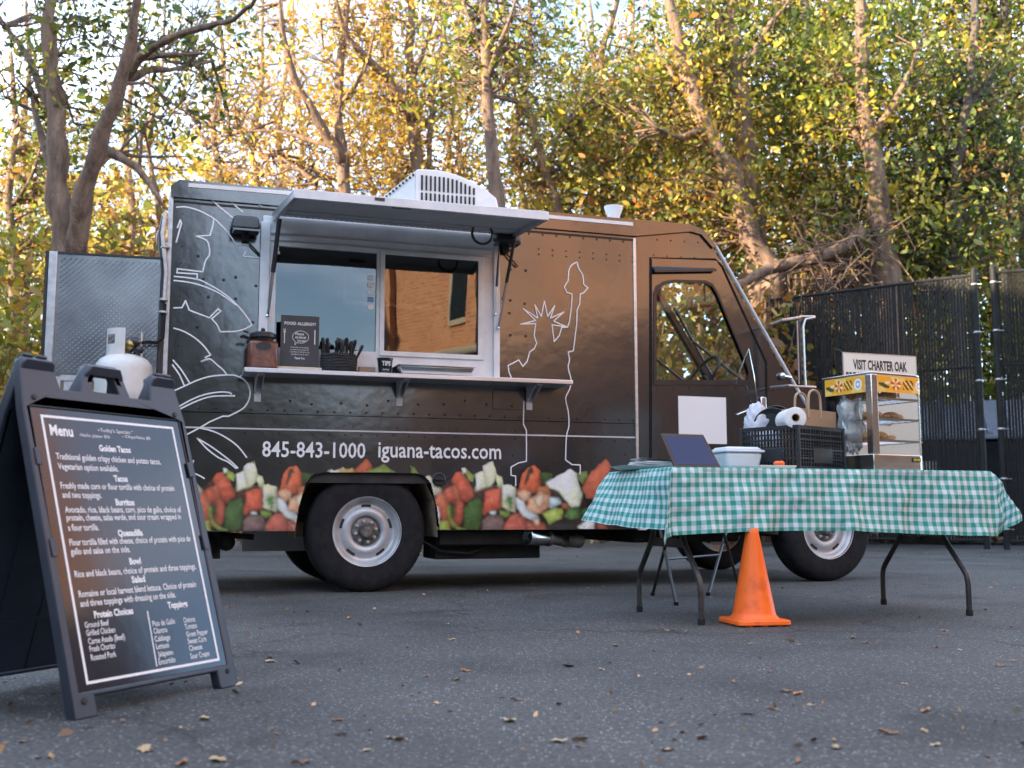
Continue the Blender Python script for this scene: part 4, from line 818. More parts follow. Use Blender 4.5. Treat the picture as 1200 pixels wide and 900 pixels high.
b = MB(); b.plate([(gr0-.02, gzb-.025), (gr1+.035, gzb-.025), (gr1+.035, gzt+.02), (gr0-.02, gzt+.02)], [[(gr0+.012, gzb+.008), (gr1-.006, gzb+.008), (gr1-.006, gzt-.008), (gr0+.012, gzt-.008)]], -.026, -.0135); b.build('sliding_sash', M['white_frame'], sw, bevel=.003)
b = MB(); b.box(wx0+.02, wx1-.01, -.022, -.0125, gzt+.03, gzt+.04); b.box(wx0+.02, wx1-.01, -.03, -.0125, gzt+.075, gzt+.085); b.build('head_track', M['alu'], sw)
b = MB(); b.box(gl0-.003, gl1+.003, .010, .014, gzb-.003, gzt+.003); b.build('pane', M['window'], sw)
b = MB(); b.box(gr0-.003, gr1+.003, -.004, 0, gzb-.003, gzt+.003); b.build('pane', M['window'], sw)
for i in range(5):
    a, c = L(431, 322+i*8.6), L(438, 328+i*8.6); b = MB(); b.box(a[0], c[0], .0065, .0085, c[1], a[1]); b.build('card_sticker', [M['white_print'], mat('blue_print', (.1, .25, .45), .4)][i == 3], sw)
# shelf and brackets
s0, s1 = -.845, 1.36; shelf_z = 1.43; sd_ = .26
b = MB(); b.box(s0, s1, -sd_, -.001, shelf_z-.03, shelf_z); sh = b.build('serving_shelf', M['alu'], tr, bevel=.004)
for px in (302, 468, 620):
    x = L(px, 460)[0]; b = MB(); b.box(x-.022, x+.022, -.006, -.001, shelf_z-.19, shelf_z-.031); b.box(x-.022, x+.022, -sd_+.03, -.006, shelf_z-.037, shelf_z-.031)
    b.add([(x-.022, -.006, shelf_z-.14), (x-.022, -sd_+.05, shelf_z-.037), (x-.022, -.006, shelf_z-.037), (x-.017, -.006, shelf_z-.14), (x-.017, -sd_+.05, shelf_z-.037), (x-.017, -.006, shelf_z-.037)], [(0, 1, 2), (5, 4, 3), (0, 3, 4, 1), (1, 4, 5, 2), (2, 5, 3, 0)])
    b.add([(x+.017, -.006, shelf_z-.14), (x+.017, -sd_+.05, shelf_z-.037), (x+.017, -.006, shelf_z-.037), (x+.022, -.006, shelf_z-.14), (x+.022, -sd_+.05, shelf_z-.037), (x+.022, -.006, shelf_z-.037)], [(0, 1, 2), (5, 4, 3), (0, 3, 4, 1), (1, 4, 5, 2), (2, 5, 3, 0)])
    k = b.build('bracket', M['alu_dull'], sh); b = MB()
    for zz in (.06, .10, .17): b.lathe([(.006, -.009), (.004, -.006)], 8, (x, 0, shelf_z-zz), 'y')
    b.build('bolts', M['galv'], k)
# hatch, swung up and held by gas struts
hx0, hx1 = -.675, .985; hz = 2.475; oy, oz = -.86, 2.405; ox0, ox1 = -.635, .965
def hq(u, v, dz=0.0):                          # u across 0..1, v out 0..1
    x = (hx0+(ox0-hx0)*v)*(1-u)+(hx1+(ox1-hx1)*v)*u; return (x, -.03+(oy+.03)*v, hz+(oz-hz)*v+dz)
b = MB(); b.hexa([hq(0, 0), hq(1, 0), hq(1, 1), hq(0, 1), hq(0, 0, .012), hq(1, 0, .012), hq(1, 1, .012), hq(0, 1, .012)]); hatch = b.build('serving_hatch', M['alu_dull'], tr)
for (u0, v0, u1, v1, nm) in ((0, .97, 1, 1.0, 'front_flange'), (0, 0, .016, .968, 'side_flange'), (.984, 0, 1, .968, 'side_flange')):
    b = MB(); b.hexa([hq(u0, v0, -.036), hq(u1, v0, -.036), hq(u1, v1+.004, -.036), hq(u0, v1+.004, -.036), hq(u0, v0, .020), hq(u1, v0, .020), hq(u1, v1+.004, .020), hq(u0, v1+.004, .020)]); b.build(nm, M['white_frame'] if nm == 'front_flange' else M['alu'], hatch, bevel=.003)
b = MB()
for v in (.12, .24): b.hexa([hq(.02, v, -.012), hq(.98, v, -.012), hq(.98, v+.05, -.012), hq(.02, v+.05, -.012), hq(.02, v, -.001), hq(.98, v, -.001), hq(.98, v+.05, -.001), hq(.02, v+.05, -.001)])
b.build('stiffener', M['alu_dull'], hatch)
b = MB()
for i in range(44): p = hq(.02+.96*i/43, .10, -.004); b.lathe([(.0065, -.004), (.004, -.009), (0, -.009)], 6, (p[0], p[1], p[2]))
tag(b.build('hatch_rivets', M['black_trim'], hatch), kind='stuff')
b = MB(); c = hq(.42, .88, -.012); b.box(c[0]-.06, c[0]+.06, c[1]-.02, c[1]+.02, c[2]-.01, c[2]+.002); b.build('latch_recess', M['black_matte'], hatch, bevel=.003)
b = MB(); c = hq(.32, 1.004, -.008); b.box(c[0]-.03, c[0]+.03, c[1]-.004, c[1], c[2], c[2]+.018); b.build('latch', M['black_trim'], hatch)
b = MB(); q = hq(.80, .5, -.012); b.tube([(q[0]+.07*math.cos(a), q[1], q[2]-.07+.07*math.sin(a)) for a in np.linspace(2.6, 6.9, 14)], .009, 6); b.build('hook', M['black_trim'], hatch, smooth=True)
def strut(a, c, mid=.5, r=(.011, .006)):
    a = np.array(a); c = np.array(c); m = a+(c-a)*mid; b = MB(); b.tube([a, m], r[0], 8); o = b.build('gas_strut', M['black_trim'], hatch, smooth=True); b = MB(); b.tube([m, c], r[1], 8); b.sphere(c, .014, 8, 6); b.build('piston_rod', M['chrome'], o, smooth=True)
strut((hq(.012, .22, -.05)), (-.69, -.045, 1.80), .55, (.015, .010)); strut((hq(.985, .22, -.04)), (.885, -.045, 1.80), .5, (.012, .009)); strut((.90, -.02, 2.40), (.868, -.03, 1.90), .6)
x, z = L(327, 270, -.1); b = MB(); b.tube([(x, -.1, 2.45), (x, -.1, 2.22)], .0025, 4); b.sphere((x, -.1, 2.21), .011, 8, 6); b.build('pull_cord', M['white_plastic'], hatch, smooth=True)
# two floodlights beside the hatch
for (px, py, s) in ((288, 268, 1), (590, 283, 1)):
    x, z = L(px, py); lt = bpy.data.objects.new('floodlight', MB().hexa([(x-.10, -.17, z-.045), (x+.085, -.17, z-.045), (x+.085, -.03, z-.02), (x-.10, -.03, z-.02), (x-.085, -.14, z+.05), (x+.07, -.14, z+.05), (x+.07, -.03, z+.075), (x-.085, -.03, z+.075)]).mesh('floodlight', M['black_trim'], True)); link(lt, tr)
    md = lt.modifiers.new('b', 'BEVEL'); md.width = .022; md.segments = 3
    b = MB(); b.box(x-.09, x+.075, -.165, -.05, z-.052, z-.040); b.build('lens', M['dark_glass'], lt); b = MB(); b.box(x-.02, x+.02, -.05, -.001, z-.09, z-.02); b.tube([(x, -.02, z-.08), (x+.05, -.03, z-.13), (x+.10, -.02, z-.18)], .006, 6); b.build('mount', M['black_matte'], lt, smooth=True)
# roof air conditioner and vent
def acl(px, py): return L(px, py, .62)
prof = [(acl(456, 236)[0], ZT+.10), (acl(490, 197)[0]-.015, 2.99), (acl(500, 196)[0], 3.005), (acl(530, 202)[0], 2.985), (acl(552, 210)[0], 2.94), (acl(570, 221)[0], 2.87), (acl(583, 233)[0], 2.79), (acl(592, 246)[0], ZT+.10)]
ax0 = acl(487, 200)[0]; ztop = acl(495, 198)[1]; prof = [(ax0, ZT+.10), (ax0, ztop-.02), (ax0+.02, ztop)]+[(acl(px, py)[0], acl(px, py)[1]) for px, py in ((515, 199), (535, 204), (553, 212), (570, 222), (582, 232))]+[(acl(592, 240)[0], ZT+.10)]
b = MB(); b.plate(prof, (), .62, 1.35); ac = b.build('roof_air_conditioner', M['white_plastic'], tr, bevel=.012)
xl = ax0-.001; b = MB(); b.hexa([(xl-.20, .80, ZT+.10), (xl, .625, ZT+.10), (xl, 1.3, ZT+.10), (xl-.20, 1.3, ZT+.10), (xl-.19, .80, ztop-.17), (xl, .625, ztop-.02), (xl, 1.3, ztop-.02), (xl-.19, 1.3, ztop-.17)]); b.build('intake_end', M['white_plastic'], ac, bevel=.004)
for row in range(2):
    for i in range(13):
        x = ax0+.05+i*.034; zt_ = min(ztop-.05, np.interp(x, [p[0] for p in prof[2:]], [p[1] for p in prof[2:]])-.05); za, zb_ = ((ztop-.165, zt_) if row == 0 else (ztop-.27, ztop-.185))
        if zb_-za < .02: continue
        b = MB(); b.box(x-.007, x+.007, .612, .6195, za, zb_); b.build('vent_slot', M['black_matte'], ac)
for i in range(9):
    t = i/8; x = xl-.185+.17*t; z = ztop-.185+.14*t; b = MB(); b.box(x-.008, x+.006, .775-.155*t, .79-.155*t, z-.012, z+.002); b.build('vent_slot', M['black_matte'], ac)
vx = L(719, 250, .9)[0]; vt = L(719, 241, .9)[1]; b = MB(); b.lathe([(.045, 2.62), (.045, vt-.12), (.06, vt-.07), (.075, vt-.03), (.08, vt-.01), (.03, vt), (0, vt)], 16, (vx, .9, 0)); b.build('roof_vent', M['white_plastic'], tr, smooth=True)
# wheels
def wheel(cx, cy, R0=.400, wdt=.23, turn=0):
    w = bpy.data.objects.new('wheel', None); link(w, tr); w.location = (cx, cy, R0); w.rotation_euler = (0, 0, turn)
    b = MB(); pr = [(.222, .02), (.235, .003), (.262, .0), (.32, -.005), (.368, .003), (.392, .022), (R0-.001, .045), (R0, .09), (R0, wdt-.05), (.392, wdt-.02), (.30, wdt), (.222, wdt-.02)]
    b.lathe([(r, y-.0) for r, y in pr], 64, axis='y', close=True); ty = b.build('tyre', M['rubber'], w, smooth=True, ang=40)
    b = MB()
    for k in range(90):
        a = 2*PI*k/90; ca, sa = math.cos(a), math.sin(a)
        for y0, y1, off in ((.05, .085, 0), (.10, .135, .03), (.15, .185, 0)):
            a2 = a+off; c2, s2 = math.cos(a2), math.sin(a2); t = .008
            b.hexa([((R0-.004)*c2-t*s2*-1, y0, (R0-.004)*s2-t*c2), ((R0+.002)*c2-t*s2*-1, y0, (R0+.002)*s2-t*c2), ((R0+.002)*c2-t*s2*-1, y1, (R0+.002)*s2-t*c2), ((R0-.004)*c2-t*s2*-1, y1, (R0-.004)*s2-t*c2),
                    ((R0-.004)*c2-t*s2, y0, (R0-.004)*s2+t*c2), ((R0+.002)*c2-t*s2, y0, (R0+.002)*s2+t*c2), ((R0+.002)*c2-t*s2, y1, (R0+.002)*s2+t*c2), ((R0-.004)*c2-t*s2, y1, (R0-.004)*s2+t*c2)])
    tag(b.build('tread_blocks', M['rubber'], ty), kind='stuff')
    b = MB(); b.lathe([(.226, .006), (.232, .004), (.232, .012), (.215, .022), (.205, .040), (.197, .060), (.180, .066), (.165, .060), (.150, .046), (.130, .040), (.108, .046), (.100, .058), (.098, .075), (.060, .080), (.0, .080)], 56, axis='y', cap=False); rm = b.build('rim', M['rim'], w, smooth=True, ang=50)
    for k in range(5):
        a = PI/2+2*PI*k/5; b = MB(); n = 10; pts = []
        for i in range(n+1): q = a-.19+.38*i/n; pts.append((.180*math.cos(q), .180*math.sin(q)))
        for i in range(n+1): q = a+.19-.38*i/n; pts.append((.160*math.cos(q), .160*math.sin(q)))
        b.plate([(p[0], p[1]) for p in pts], (), .0575, .064); b.build('rim_slot', M['black_matte'], rm)
    b = MB(); b.lathe([(.097, .070), (.092, .066), (.05, .062), (.042, .030), (.038, .010), (.03, .002), (0, .0)], 24, axis='y'); hb = b.build('hub', M['rim_dark'], w, smooth=True, ang=40)
    for k in range(8):
        a = 2*PI*k/8+.2; b = MB(); b.lathe([(.012, .052), (.012, .066)], 6, (.070*math.cos(a), 0, .070*math.sin(a)), 'y'); b.lathe([(.007, .040), (.007, .052)], 6, (.070*math.cos(a), 0, .070*math.sin(a)), 'y'); b.build('lug_nut', M['rim'], hb)
    return w
wheel(.007, .05); wheel(3.585, .05, turn=R(3)); wheel(.007, WD-.75); wheel(3.585, WD-.40)
# chassis
b = MB(); b.box(XR+.1, 4.0, .45, .55, .46, .66); b.box(XR+.1, 4.0, 1.6, 1.7, .46, .66)
for x in (-1.1, -.4, .6, 1.4, 2.3, 3.1): b.box(x, x+.08, .55, 1.6, .5, .62)
b.build('chassis', M['chassis'], tr)
b = MB(); b.box(.52, 1.30, .25, .60, .20, .40); b.hexa([(.52, .12, .30), (1.22, .12, .30), (1.30, .25, .30), (.52, .25, .30), (.52, .10, .40), (1.32, .10, .40), (1.32, .25, .40), (.52, .25, .40)]); b.build('fuel_tank', M['chassis'], tr, bevel=.01)
b = MB(); b.tube([(.007, .28, .37), (.007, .8, .37)], .055, 12); b.tube([(.007, 1.35, .37), (.007, WD-.28, .37)], .055, 12); b.sphere((.007, 1.07, .37), .20, 16, 10, (1, .9, 1)); b.build('rear_axle', M['chassis'], tr, smooth=True)
b = MB(); b.tube([(3.585, .28, .37), (3.585, WD-.28, .37)], .05, 10); b.build('front_axle', M['chassis'], tr, smooth=True)
b = MB(); b.box(-1.12, -.92, .35, .62, .22, .39); b.sphere((-1.02, .34, .31), .075, 12, 8); b.sphere((-.88, .40, .33), .06, 12, 8); b.tube([(-1.15, .42, .40), (-.7, .42, .36)], .02, 8); b.build('trailer_plug', M['chassis'], tr, smooth=True)
b = MB(); b.plate([(-.72, .24), (-.12, .24), (-.12, .40), (-.72, .40)], (), 1.1, 1.14); b.build('white_tank', M['white_plastic'], tr)
b = MB(); b.box(2.05, 2.95, .30, 1.8, .30, .44); b.box(1.35, 2.1, .7, 1.5, .34, .45); b.build('transmission', M['chassis'], tr, bevel=.02)
b = MB()
for i in range(5): b.box(-.62+i*.0, .64, .62+.0*i, .68, .42+i*.012, .43+i*.012)
b.build('leaf_spring', M['chassis'], tr)
b = MB(); b.tube([(.42, .22, .33), (.55, .2, .26), (.75, .2, .24), (.95, .22, .30)], .009, 6); b.tube([(.62, .15, .40), (.60, .15, .33), (.64, .15, .30)], .006, 5); b.build('brake_hose', M['black_matte'], tr, smooth=True)
e0 = L(622, 632, -.02); b = MB(); ez = .355
b.lathe([(.052, 0), (.056, .004), (.056, .02), (.054, .16), (.048, .17), (.048, .20), (.040, .21)], 20, axis='x', cap=False); b.lathe([(.052, 0), (.048, .001), (.046, .10), (0, .10)], 20, axis='x', cap=False)
ex = b.build('exhaust_tip', M['steel'], tr, smooth=True, ang=40); ex.location = (e0[0], .05, ez); ex.rotation_euler = (0, R(4), R(22))
b = MB(); b.tube([(.20, 0, 0), (.32, .01, -.01), (.40, .03, -.02)], .036, 12); b.lathe([(.05, .36), (.052, .38), (.052, .50), (.04, .52)], 14, axis='x'); b.lathe([(.052, .185), (.056, .19), (.056, .205), (.052, .21)], 14, axis='x'); b.build('exhaust_pipe', vary(mat('rusty_pipe', (.12, .1, .09), .6, .6), (.06, .045, .035), (.26, .24, .22), 14), ex, smooth=True)
# fuel cap
fx, fz = L(514, 562); b = MB(); b.lathe([(.045, -.0), (.047, -.012), (.040, -.016), (.034, -.010), (.0, -.010)], 24, (fx, 0, fz), 'y'); fcap = b.build('fuel_cap', M['black_trim'], tr, smooth=True); b = MB(); b.box(fx-.03, fx+.03, -.03, -.008, fz-.008, fz+.008); b.build('grip', M['black_trim'], fcap, bevel=.004)
# windshield, cowl, hood, bumper
w2, w3, w4, w5 = wind[2], wind[3], wind[4], wind[5]
b = MB(); b.add([(w3[0]+.004, .05, w3[1]-.012), (w3[0]+.004, WD-.05, w3[1]-.012), (w5[0]-.002, WD-.05, w5[1]-.0), (w5[0]-.002, .05, w5[1])], [(0, 1, 2, 3)]); b.build('windshield', M['cab_glass'], tr)
b = MB(); b.hexa([(w3[0]-.05, WD/2-.03, w3[1]-.02), (w3[0], WD/2-.03, w3[1]-.015), (w3[0], WD/2+.03, w3[1]-.015), (w3[0]-.05, WD/2+.03, w3[1]-.02), (w5[0]-.05, WD/2-.03, w5[1]), (w5[0], WD/2-.03, w5[1]), (w5[0], WD/2+.03, w5[1]), (w5[0]-.05, WD/2+.03, w5[1])]); b.build('windshield_post', M['black_trim'], tr)
for yy in (-.006, WD-.03):
    b = MB(); P = [(w2[0], yy, w2[1]+.03), (w3[0]+.022, yy, w3[1]+.01), (w4[0]+.018, yy, w4[1]+.01), (w5[0]+.02, yy, w5[1])]; b.tube(P, .014, 8); b.build('windshield_trim', M['alu_dull'], tr, smooth=True)
b = MB(); b.box(w5[0]-.35, w5[0]+.01, .05, WD-.05, w5[1]-.06, w5[1]-.02); b.box(w5[0]-.45, w5[0]-.35, .05, WD-.05, 1.2, w5[1]-.02); b.build('dashboard', M['black_matte'], tr)
b = MB(); b.plate([(w5[0]+.03, .95), (4.05, .95), (4.05, 1.22), (3.93, 1.33), (w5[0]+.03, 1.49)], (), .045, WD-.045); b.build('hood', M['wrap'], tr, bevel=.01)
b = MB(); b.box(4.065, 4.14, .0, WD, .48, .62); b.build('front_bumper', M['galv'], tr, bevel=.01)
for yy in (.25, WD-.25):
    b = MB(); b.lathe([(.0, .02), (.08, .02), (.09, .0), (.08, -.03)], 18, (4.06, yy, .85), 'x'); b.build('headlight', M['glass'], tr, smooth=True)
b = MB(); c = L(915, 441); b.sphere((c[0], -.02, c[1]), .028, 10, 8); b.tube([(c[0]+.02, -.01, c[1]), (c[0]+.08, -.02, c[1]-.01)], .01, 6); b.build('hood_latch', M['chrome'], tr, smooth=True)
# steering wheel and seat seen through the door glass
b = MB(); cx, cz = L(832, 436, .5); b.tube([(cx+.20*math.cos(a)*.5, .62+.20*math.sin(a), cz-.02+.20*math.cos(a)*.8) for a in np.linspace(0, 2*PI, 25)], .013, 6); b.tube([(cx, .62, cz-.02), (cx+.35, .62, cz-.35)], .02, 6); b.build('steering_wheel', M['black_matte'], tr, smooth=True)
b = MB(); b.box(2.15, 2.62, .25, .75, .85, 1.25); b.box(2.1, 2.22, .25, .75, 1.2, 1.72); b.build('driver_seat', M['black_matte'], tr, bevel=.03)
# mirror frame
my = -.32
def mp_(px, py, y=my): a = L(px, py, y); return (a[0], y, a[1])
mr = MB(); mr.tube([(w4[0]-.16, 0.0, mp_(890, 379, 0)[2]), mp_(918, 375), mp_(938, 372)], .011, 8); mir = mr.build('mirror_arm', M['galv'], tr, smooth=True)
b = MB(); b.tube([mp_(955, 372), mp_(944, 374), mp_(941, 382), mp_(943, 440), mp_(944, 452)], .009, 8); b.tube([mp_(937, 371), mp_(955, 371)], .008, 8); b.build('mirror_tube', M['alu'], mir, smooth=True)
a = mp_(936, 376); c = mp_(936, 450); b = MB(); b.box(a[0]-.010, a[0]+.010, my-.01, my+.02, c[2], a[2]); b.build('mirror', M['black_trim'], mir, bevel=.006); b = MB(); b.box(a[0]-.022, a[0]-.0145, my-.012, my-.002, c[2], a[2]); b.build('mirror_edge', M['galv'], mir)
b = MB(); b.tube([mp_(903, 454, -.02), mp_(925, 452), mp_(956, 454)], .010, 8); b.build('mirror_lower_arm', M['galv'], mir, smooth=True)
b = MB(); b.tube([mp_(862, 450, -.02), mp_(868, 432, -.09), mp_(877, 409, -.10), mp_(883, 440, -.08), mp_(888, 476, -.05), (mp_(888, 476)[0]-.0, -.02, mp_(888, 482)[2])], .007, 8); b.build('grab_rail', M['chrome'], tr, smooth=True)
for (p, q, y) in (((768, 420), (800, 446), 1.9), ((790, 360), (838, 448), 1.75), ((812, 400), (870, 446), 1.6)):
    a, c = L(*p, y), L(*q, y); b = MB(); b.tube([(a[0], y, a[1]), (c[0], y, c[1])], .014, 6); b.build('wiper_arm' if y < 1.8 else 'far_mirror_arm', M['black_trim'], tr, smooth=True)
# open diamond plate door at the rear corner, hinged on the left end of the truck
def diamond():
    m = mat('diamond_plate', (.4, .41, .43), .24, .9); t = m.node_tree; p = t.nodes['Principled BSDF']; tc = N(t, 'ShaderNodeTexCoord'); nz = N(t, 'ShaderNodeTexNoise', Scale=3.0, Detail=5.0); t.links.new(tc.outputs['Object'], nz.inputs['Vector'])
    t.links.new(ramp(t, nz.outputs['Fac'], [(.35, (.24, .25, .27)), (.65, (.40, .41, .43))]), p.inputs['Base Color']); bp = N(t, 'ShaderNodeBump', Strength=.35, Distance=.01); t.links.new(nz.outputs['Fac'], bp.inputs['Height']); t.links.new(bp.outputs[0], p.inputs['Normal']); return m
M['diamond'] = diamond()
hp = T.w(XR-.05, .0, 0); dl = at(50, 350, 6.68); ddir = dl[:2]-hp[:2]; dlen = .68; dang = math.atan2(-(ddir[1]), -(ddir[0]))    # door frame x runs from its free edge to the hinge
free = hp[:2]-np.array([math.cos(dang), math.sin(dang)])*dlen
rd = bpy.data.objects.new('diamond_plate_door', None); link(rd, tr)
ml = Matrix.Rotation(-T.a, 4, 'Z') @ Matrix.Translation((float(free[0]-T.o[0]), float(free[1]-T.o[1]), 0)); v = ml.to_translation(); rd.location = v; rd.rotation_euler = (0, 0, dang-T.a)
dz0, dz1 = 1.375, 2.135
b = MB(); b.box(.05, dlen, 0, .012, dz0, dz1); b.build('plate', M['diamond'], rd)
b = MB(); row = 0; z = dz0+.02
while z < dz1-.015:
    x = .075+(row % 2)*.017; k = 0
    while x < dlen-.015:
        s = 1 if (row+0) % 2 else 1; l = .0115; wd_ = .0042; c_, s_ = math.cos(R(38)), math.sin(R(38))
        b.add([(x-l*c_, -.0002, z-l*s_), (x+wd_*s_, -.0002, z-wd_*c_), (x+l*c_, -.0002, z+l*s_), (x-wd_*s_, -.0002, z+wd_*c_), (x, -.0032, z)], [(0, 1, 4), (1, 2, 4), (2, 3, 4), (3, 0, 4)])
        x += .034; k += 1
    z += .0165; row += 1
tag(b.build('raised_lugs', M['diamond'], rd), kind='stuff')
b = MB(); b.box(0, .05, -.014, .03, dz0-.01, dz1+.012); b.build('edge_channel', M['galv'], rd, bevel=.004)
b = MB(); b.box(-.018, -.001, -.016, .035, dz0-.01, dz1+.014); b.box(.051, dlen, -.008, .03, dz1+.001, dz1+.014); b.build('edge_seal', M['black_trim'], rd)
b = MB(); b.tube([(dlen+.01, -.004, dz0), (dlen+.01, -.004, dz1)], .012, 8); b.build('hinge', M['black_trim'], rd, smooth=True)
b = MB(); b.box(.02, .10, 0, .03, 1.16, dz0-.012); b.box(.10, .30, .0, .02, 1.34, dz0-.002); b.box(.12, .28, .01, .03, 1.20, 1.338); b.build('latch_arm', M['galv'], rd)
# rear corner clutter: lamp, conduit, hose, tank rack
b = MB(); c = L(187, 268); b.sphere((XR-.07, .10, 2.30), .05, 12, 8, (.6, 1, 1.3)); b.build('marker_light', mat('red_lens', (.45, .05, .02), .25), tr, smooth=True)
b = MB(); b.tube([(XR-.055, .04, 2.42), (XR-.075, .02, 2.30), (XR-.05, .01, 2.05), (XR-.05, .0, 1.75), (XR-.055, .0, .9)], .016, 8); b.build('conduit', M['black_trim'], tr, smooth=True)
b = MB(); b.tube([(XR-.045, -.03, 2.44), (XR-.06, -.035, 2.3), (XR-.03, -.035, 2.05), (XR-.035, -.035, 1.86)], .013, 8); b.build('conduit', M['galv'], tr, smooth=True)
b = MB()
for z in (1.86, 1.78, 2.20): b = MB(); b.lathe([(.022, z), (.028, z+.004), (.028, z+.014), (.022, z+.018)], 10, (XR-.04, -.03, 0)); b.build('pipe_clamp', M['galv'], tr, smooth=True)
pass
tkx, tky = -1.56, -.02; RK = 1.15
b = MB(); b.tube([(XR-.03, -.04, 1.84), (XR-.035, -.045, 1.62), (XR-.07, -.05, RK+.44), (tkx+.13, -.055, RK+.44), (tkx+.09, -.055, RK+.43)], .011, 8); b.build('gas_hose', M['rubber'], tr, smooth=True)
b = MB(); b.box(XR-.46, XR-.035, -.17, .30, RK-.022, RK)
for x in (XR-.45, XR-.06): 
    for y in (-.16, .27): b.box(x, x+.025, y, y+.025, .45, RK-.022)
b.box(XR-.45, XR-.03, .27, .295, .45, .48); b.build('tank_rack', M['galv'], tr)
b = MB(); b.box(XR-.25, XR-.03, .1, WD-.1, .42, .50); b.build('rear_bumper', M['chassis'], tr, bevel=.01)
# propane tank standing on the rack
pw = T.w(tkx, tky, RK+.001); pt = thing('propane_tank', 'white propane tank with brass valve standing on the rack at the truck rear', 'propane tank', pw, T.a); pt.scale = (1.1, 1.1, 1.1)
b = MB(); b.lathe([(.09, 0), (.10, .0), (.10, .02), (.12, .03), (.148, .06), (.155, .10), (.155, .235), (.150, .265), (.13, .295), (.09, .318), (.04, .328), (0, .33)], 36); b.build('body', M['white_enamel'], pt, smooth=True, ang=50)
b = MB(); n = 40; vs = []
def collar(a0, a1, z0, z1, r=.098):
    k = 18
    for i in range(k):
        q0 = R(a0+(a1-a0)*i/k); q1 = R(a0+(a1-a0)*(i+1)/k); r2 = r-.004
        b.hexa([(r*math.cos(q0), r*math.sin(q0), z0), (r*math.cos(q1), r*math.sin(q1), z0), (r2*math.cos(q1), r2*math.sin(q1), z0), (r2*math.cos(q0), r2*math.sin(q0), z0), (r*math.cos(q0), r*math.sin(q0), z1), (r*math.cos(q1), r*math.sin(q1), z1), (r2*math.cos(q1), r2*math.sin(q1), z1), (r2*math.cos(q0), r2*math.sin(q0), z1)])
collar(170, 272, .31, .375); collar(170, 272, .43, .465); collar(170, 195, .375, .43); collar(238, 272, .375, .43); collar(60, 150, .31, .46); collar(-25, 40, .31, .34); collar(-25, 40, .415, .455); collar(-25, -12, .34, .415); collar(28, 40, .34, .415)
b.build('collar', M['white_enamel'], pt, smooth=True, ang=30)
b = MB(); b.lathe([(.02, .325), (.022, .36), (.016, .365), (.016, .40)], 10); b.tube([(0, 0, .385), (.05, -.02, .388), (.085, -.03, .392)], .014, 8); b.sphere((.03, -.06, .375), .028, 10, 8); b.build('valve', mat('brass', (.45, .32, .12), .35, .9), pt, smooth=True)
b = MB(); b.lathe([(.0, -.02), (.03, -.02), (.034, 0), (.03, .022), (0, .022)], 12, (.05, -.05, .39), 'x'); b.sphere((.08, -.075, .345), .024, 10, 8); b.build('regulator', M['black_trim'], pt, smooth=True)

# ------------------------------------------------------------------ things on the serving shelf (truck frame)
SZ = shelf_z+.001
def on_shelf(name, label, cat, x, y, group=None): return thing(name, label, cat, T.w(x, y, SZ), T.a, group)
# sauce jar
x = L(307, 432, -.12)[0]; j = on_shelf('sauce_jar', 'square jar of red-brown sauce with black lid at the left shelf end', 'jar', x, -.12)
M['sauce'] = vary(mat('red_brown_sauce', (.2, .06, .025), .25, 0, .6, .1), (.09, .022, .012), (.19, .055, .024), 14, bump=.2)
b = MB(); b.box(-.093, .093, -.08, .08, .0, .185); b.build('jar_body', M['sauce'], j, bevel=.022)
b = MB(); b.lathe([(.062, .185), (.066, .2), (.066, .21)], 24); b.build('neck', M['black_trim'], j, smooth=True)
b = MB(); b.lathe([(.080, .205), (.084, .21), (.084, .232), (.07, .242), (.03, .25), (.02, .252)], 28); b.sphere((0, 0, .262), .014, 10, 6); b.build('lid', M['black_trim'], j, smooth=True)
b = MB(); n = 28; b.add([(.05*math.cos(2*PI*k/n), -.0825, .145+.028*math.sin(2*PI*k/n)) for k in range(n)]+[(.05*math.cos(2*PI*k/n), -.080, .145+.028*math.sin(2*PI*k/n)) for k in range(n)], [tuple(range(n)), *[(k, (k+1) % n, n+(k+1) % n, n+k) for k in range(n)]]); b.build('oval_label', M['black_trim'], j)
b = MB(); b.tube([(-.09, -.03, .2), (-.13, -.05, .21), (-.14, -.06, .2)], .010, 6); b.tube([(-.09, .0, .24), (-.125, 0, .25)], .006, 6); b.build('handle', M['black_trim'], j, smooth=True)
# allergy sign
x0, x1 = L(328, 430, -.13)[0], L(373, 430, -.13)[0]; xc = (x0+x1)/2; g = on_shelf('allergy_sign', 'small black food allergy notice standing in a pale wooden base', 'sign', xc, -.13); hw = (x1-x0)/2; hh_ = L(350, 370, -.13)[1]-SZ
b = MB(); b.box(-hw-.018, hw+.020, -.025, .025, 0, .028); b.build('base', vary(mat('pale_wood', (.6, .5, .36), .6), (.5, .4, .28), (.68, .58, .44), 4, stretch=(2, 10, 10)), g, bevel=.002)
b = MB(); b.box(-hw, hw, -.004, .004, .029, hh_); b.build('board', vary(mat('slate_board', (.035, .037, .042), .5), (.028, .03, .034), (.05, .052, .058), 8), g)
H = hh_; it = [('FOOD ALLERGY?', 0, H-.062, .020, 2*hw*.82, 'c', .02), ('Please', -.002, H-.128, .018, .055, 'c', .01), ('ASK BEFORE', .004, H-.150, .013, .072, 'c', .02), ('YOU EAT', .010, H-.172, .013, .055, 'c', .02),
    ('If you have a food allergy', 0, H-.212, .0085, .115, 'c', 0), ('or intolerance, please ask', 0, H-.227, .0085, .118, 'c', 0), ('a member of staff about the', 0, H-.242, .0085, .128, 'c', 0), ('ingredients in your meal', 0, H-.257, .0085, .11, 'c', 0), ('Thank You', 0, H-.285, .013, .065, 'c', .02)]
text_mesh(it, 'lettering', M['white_print'], g, y=-.0048)
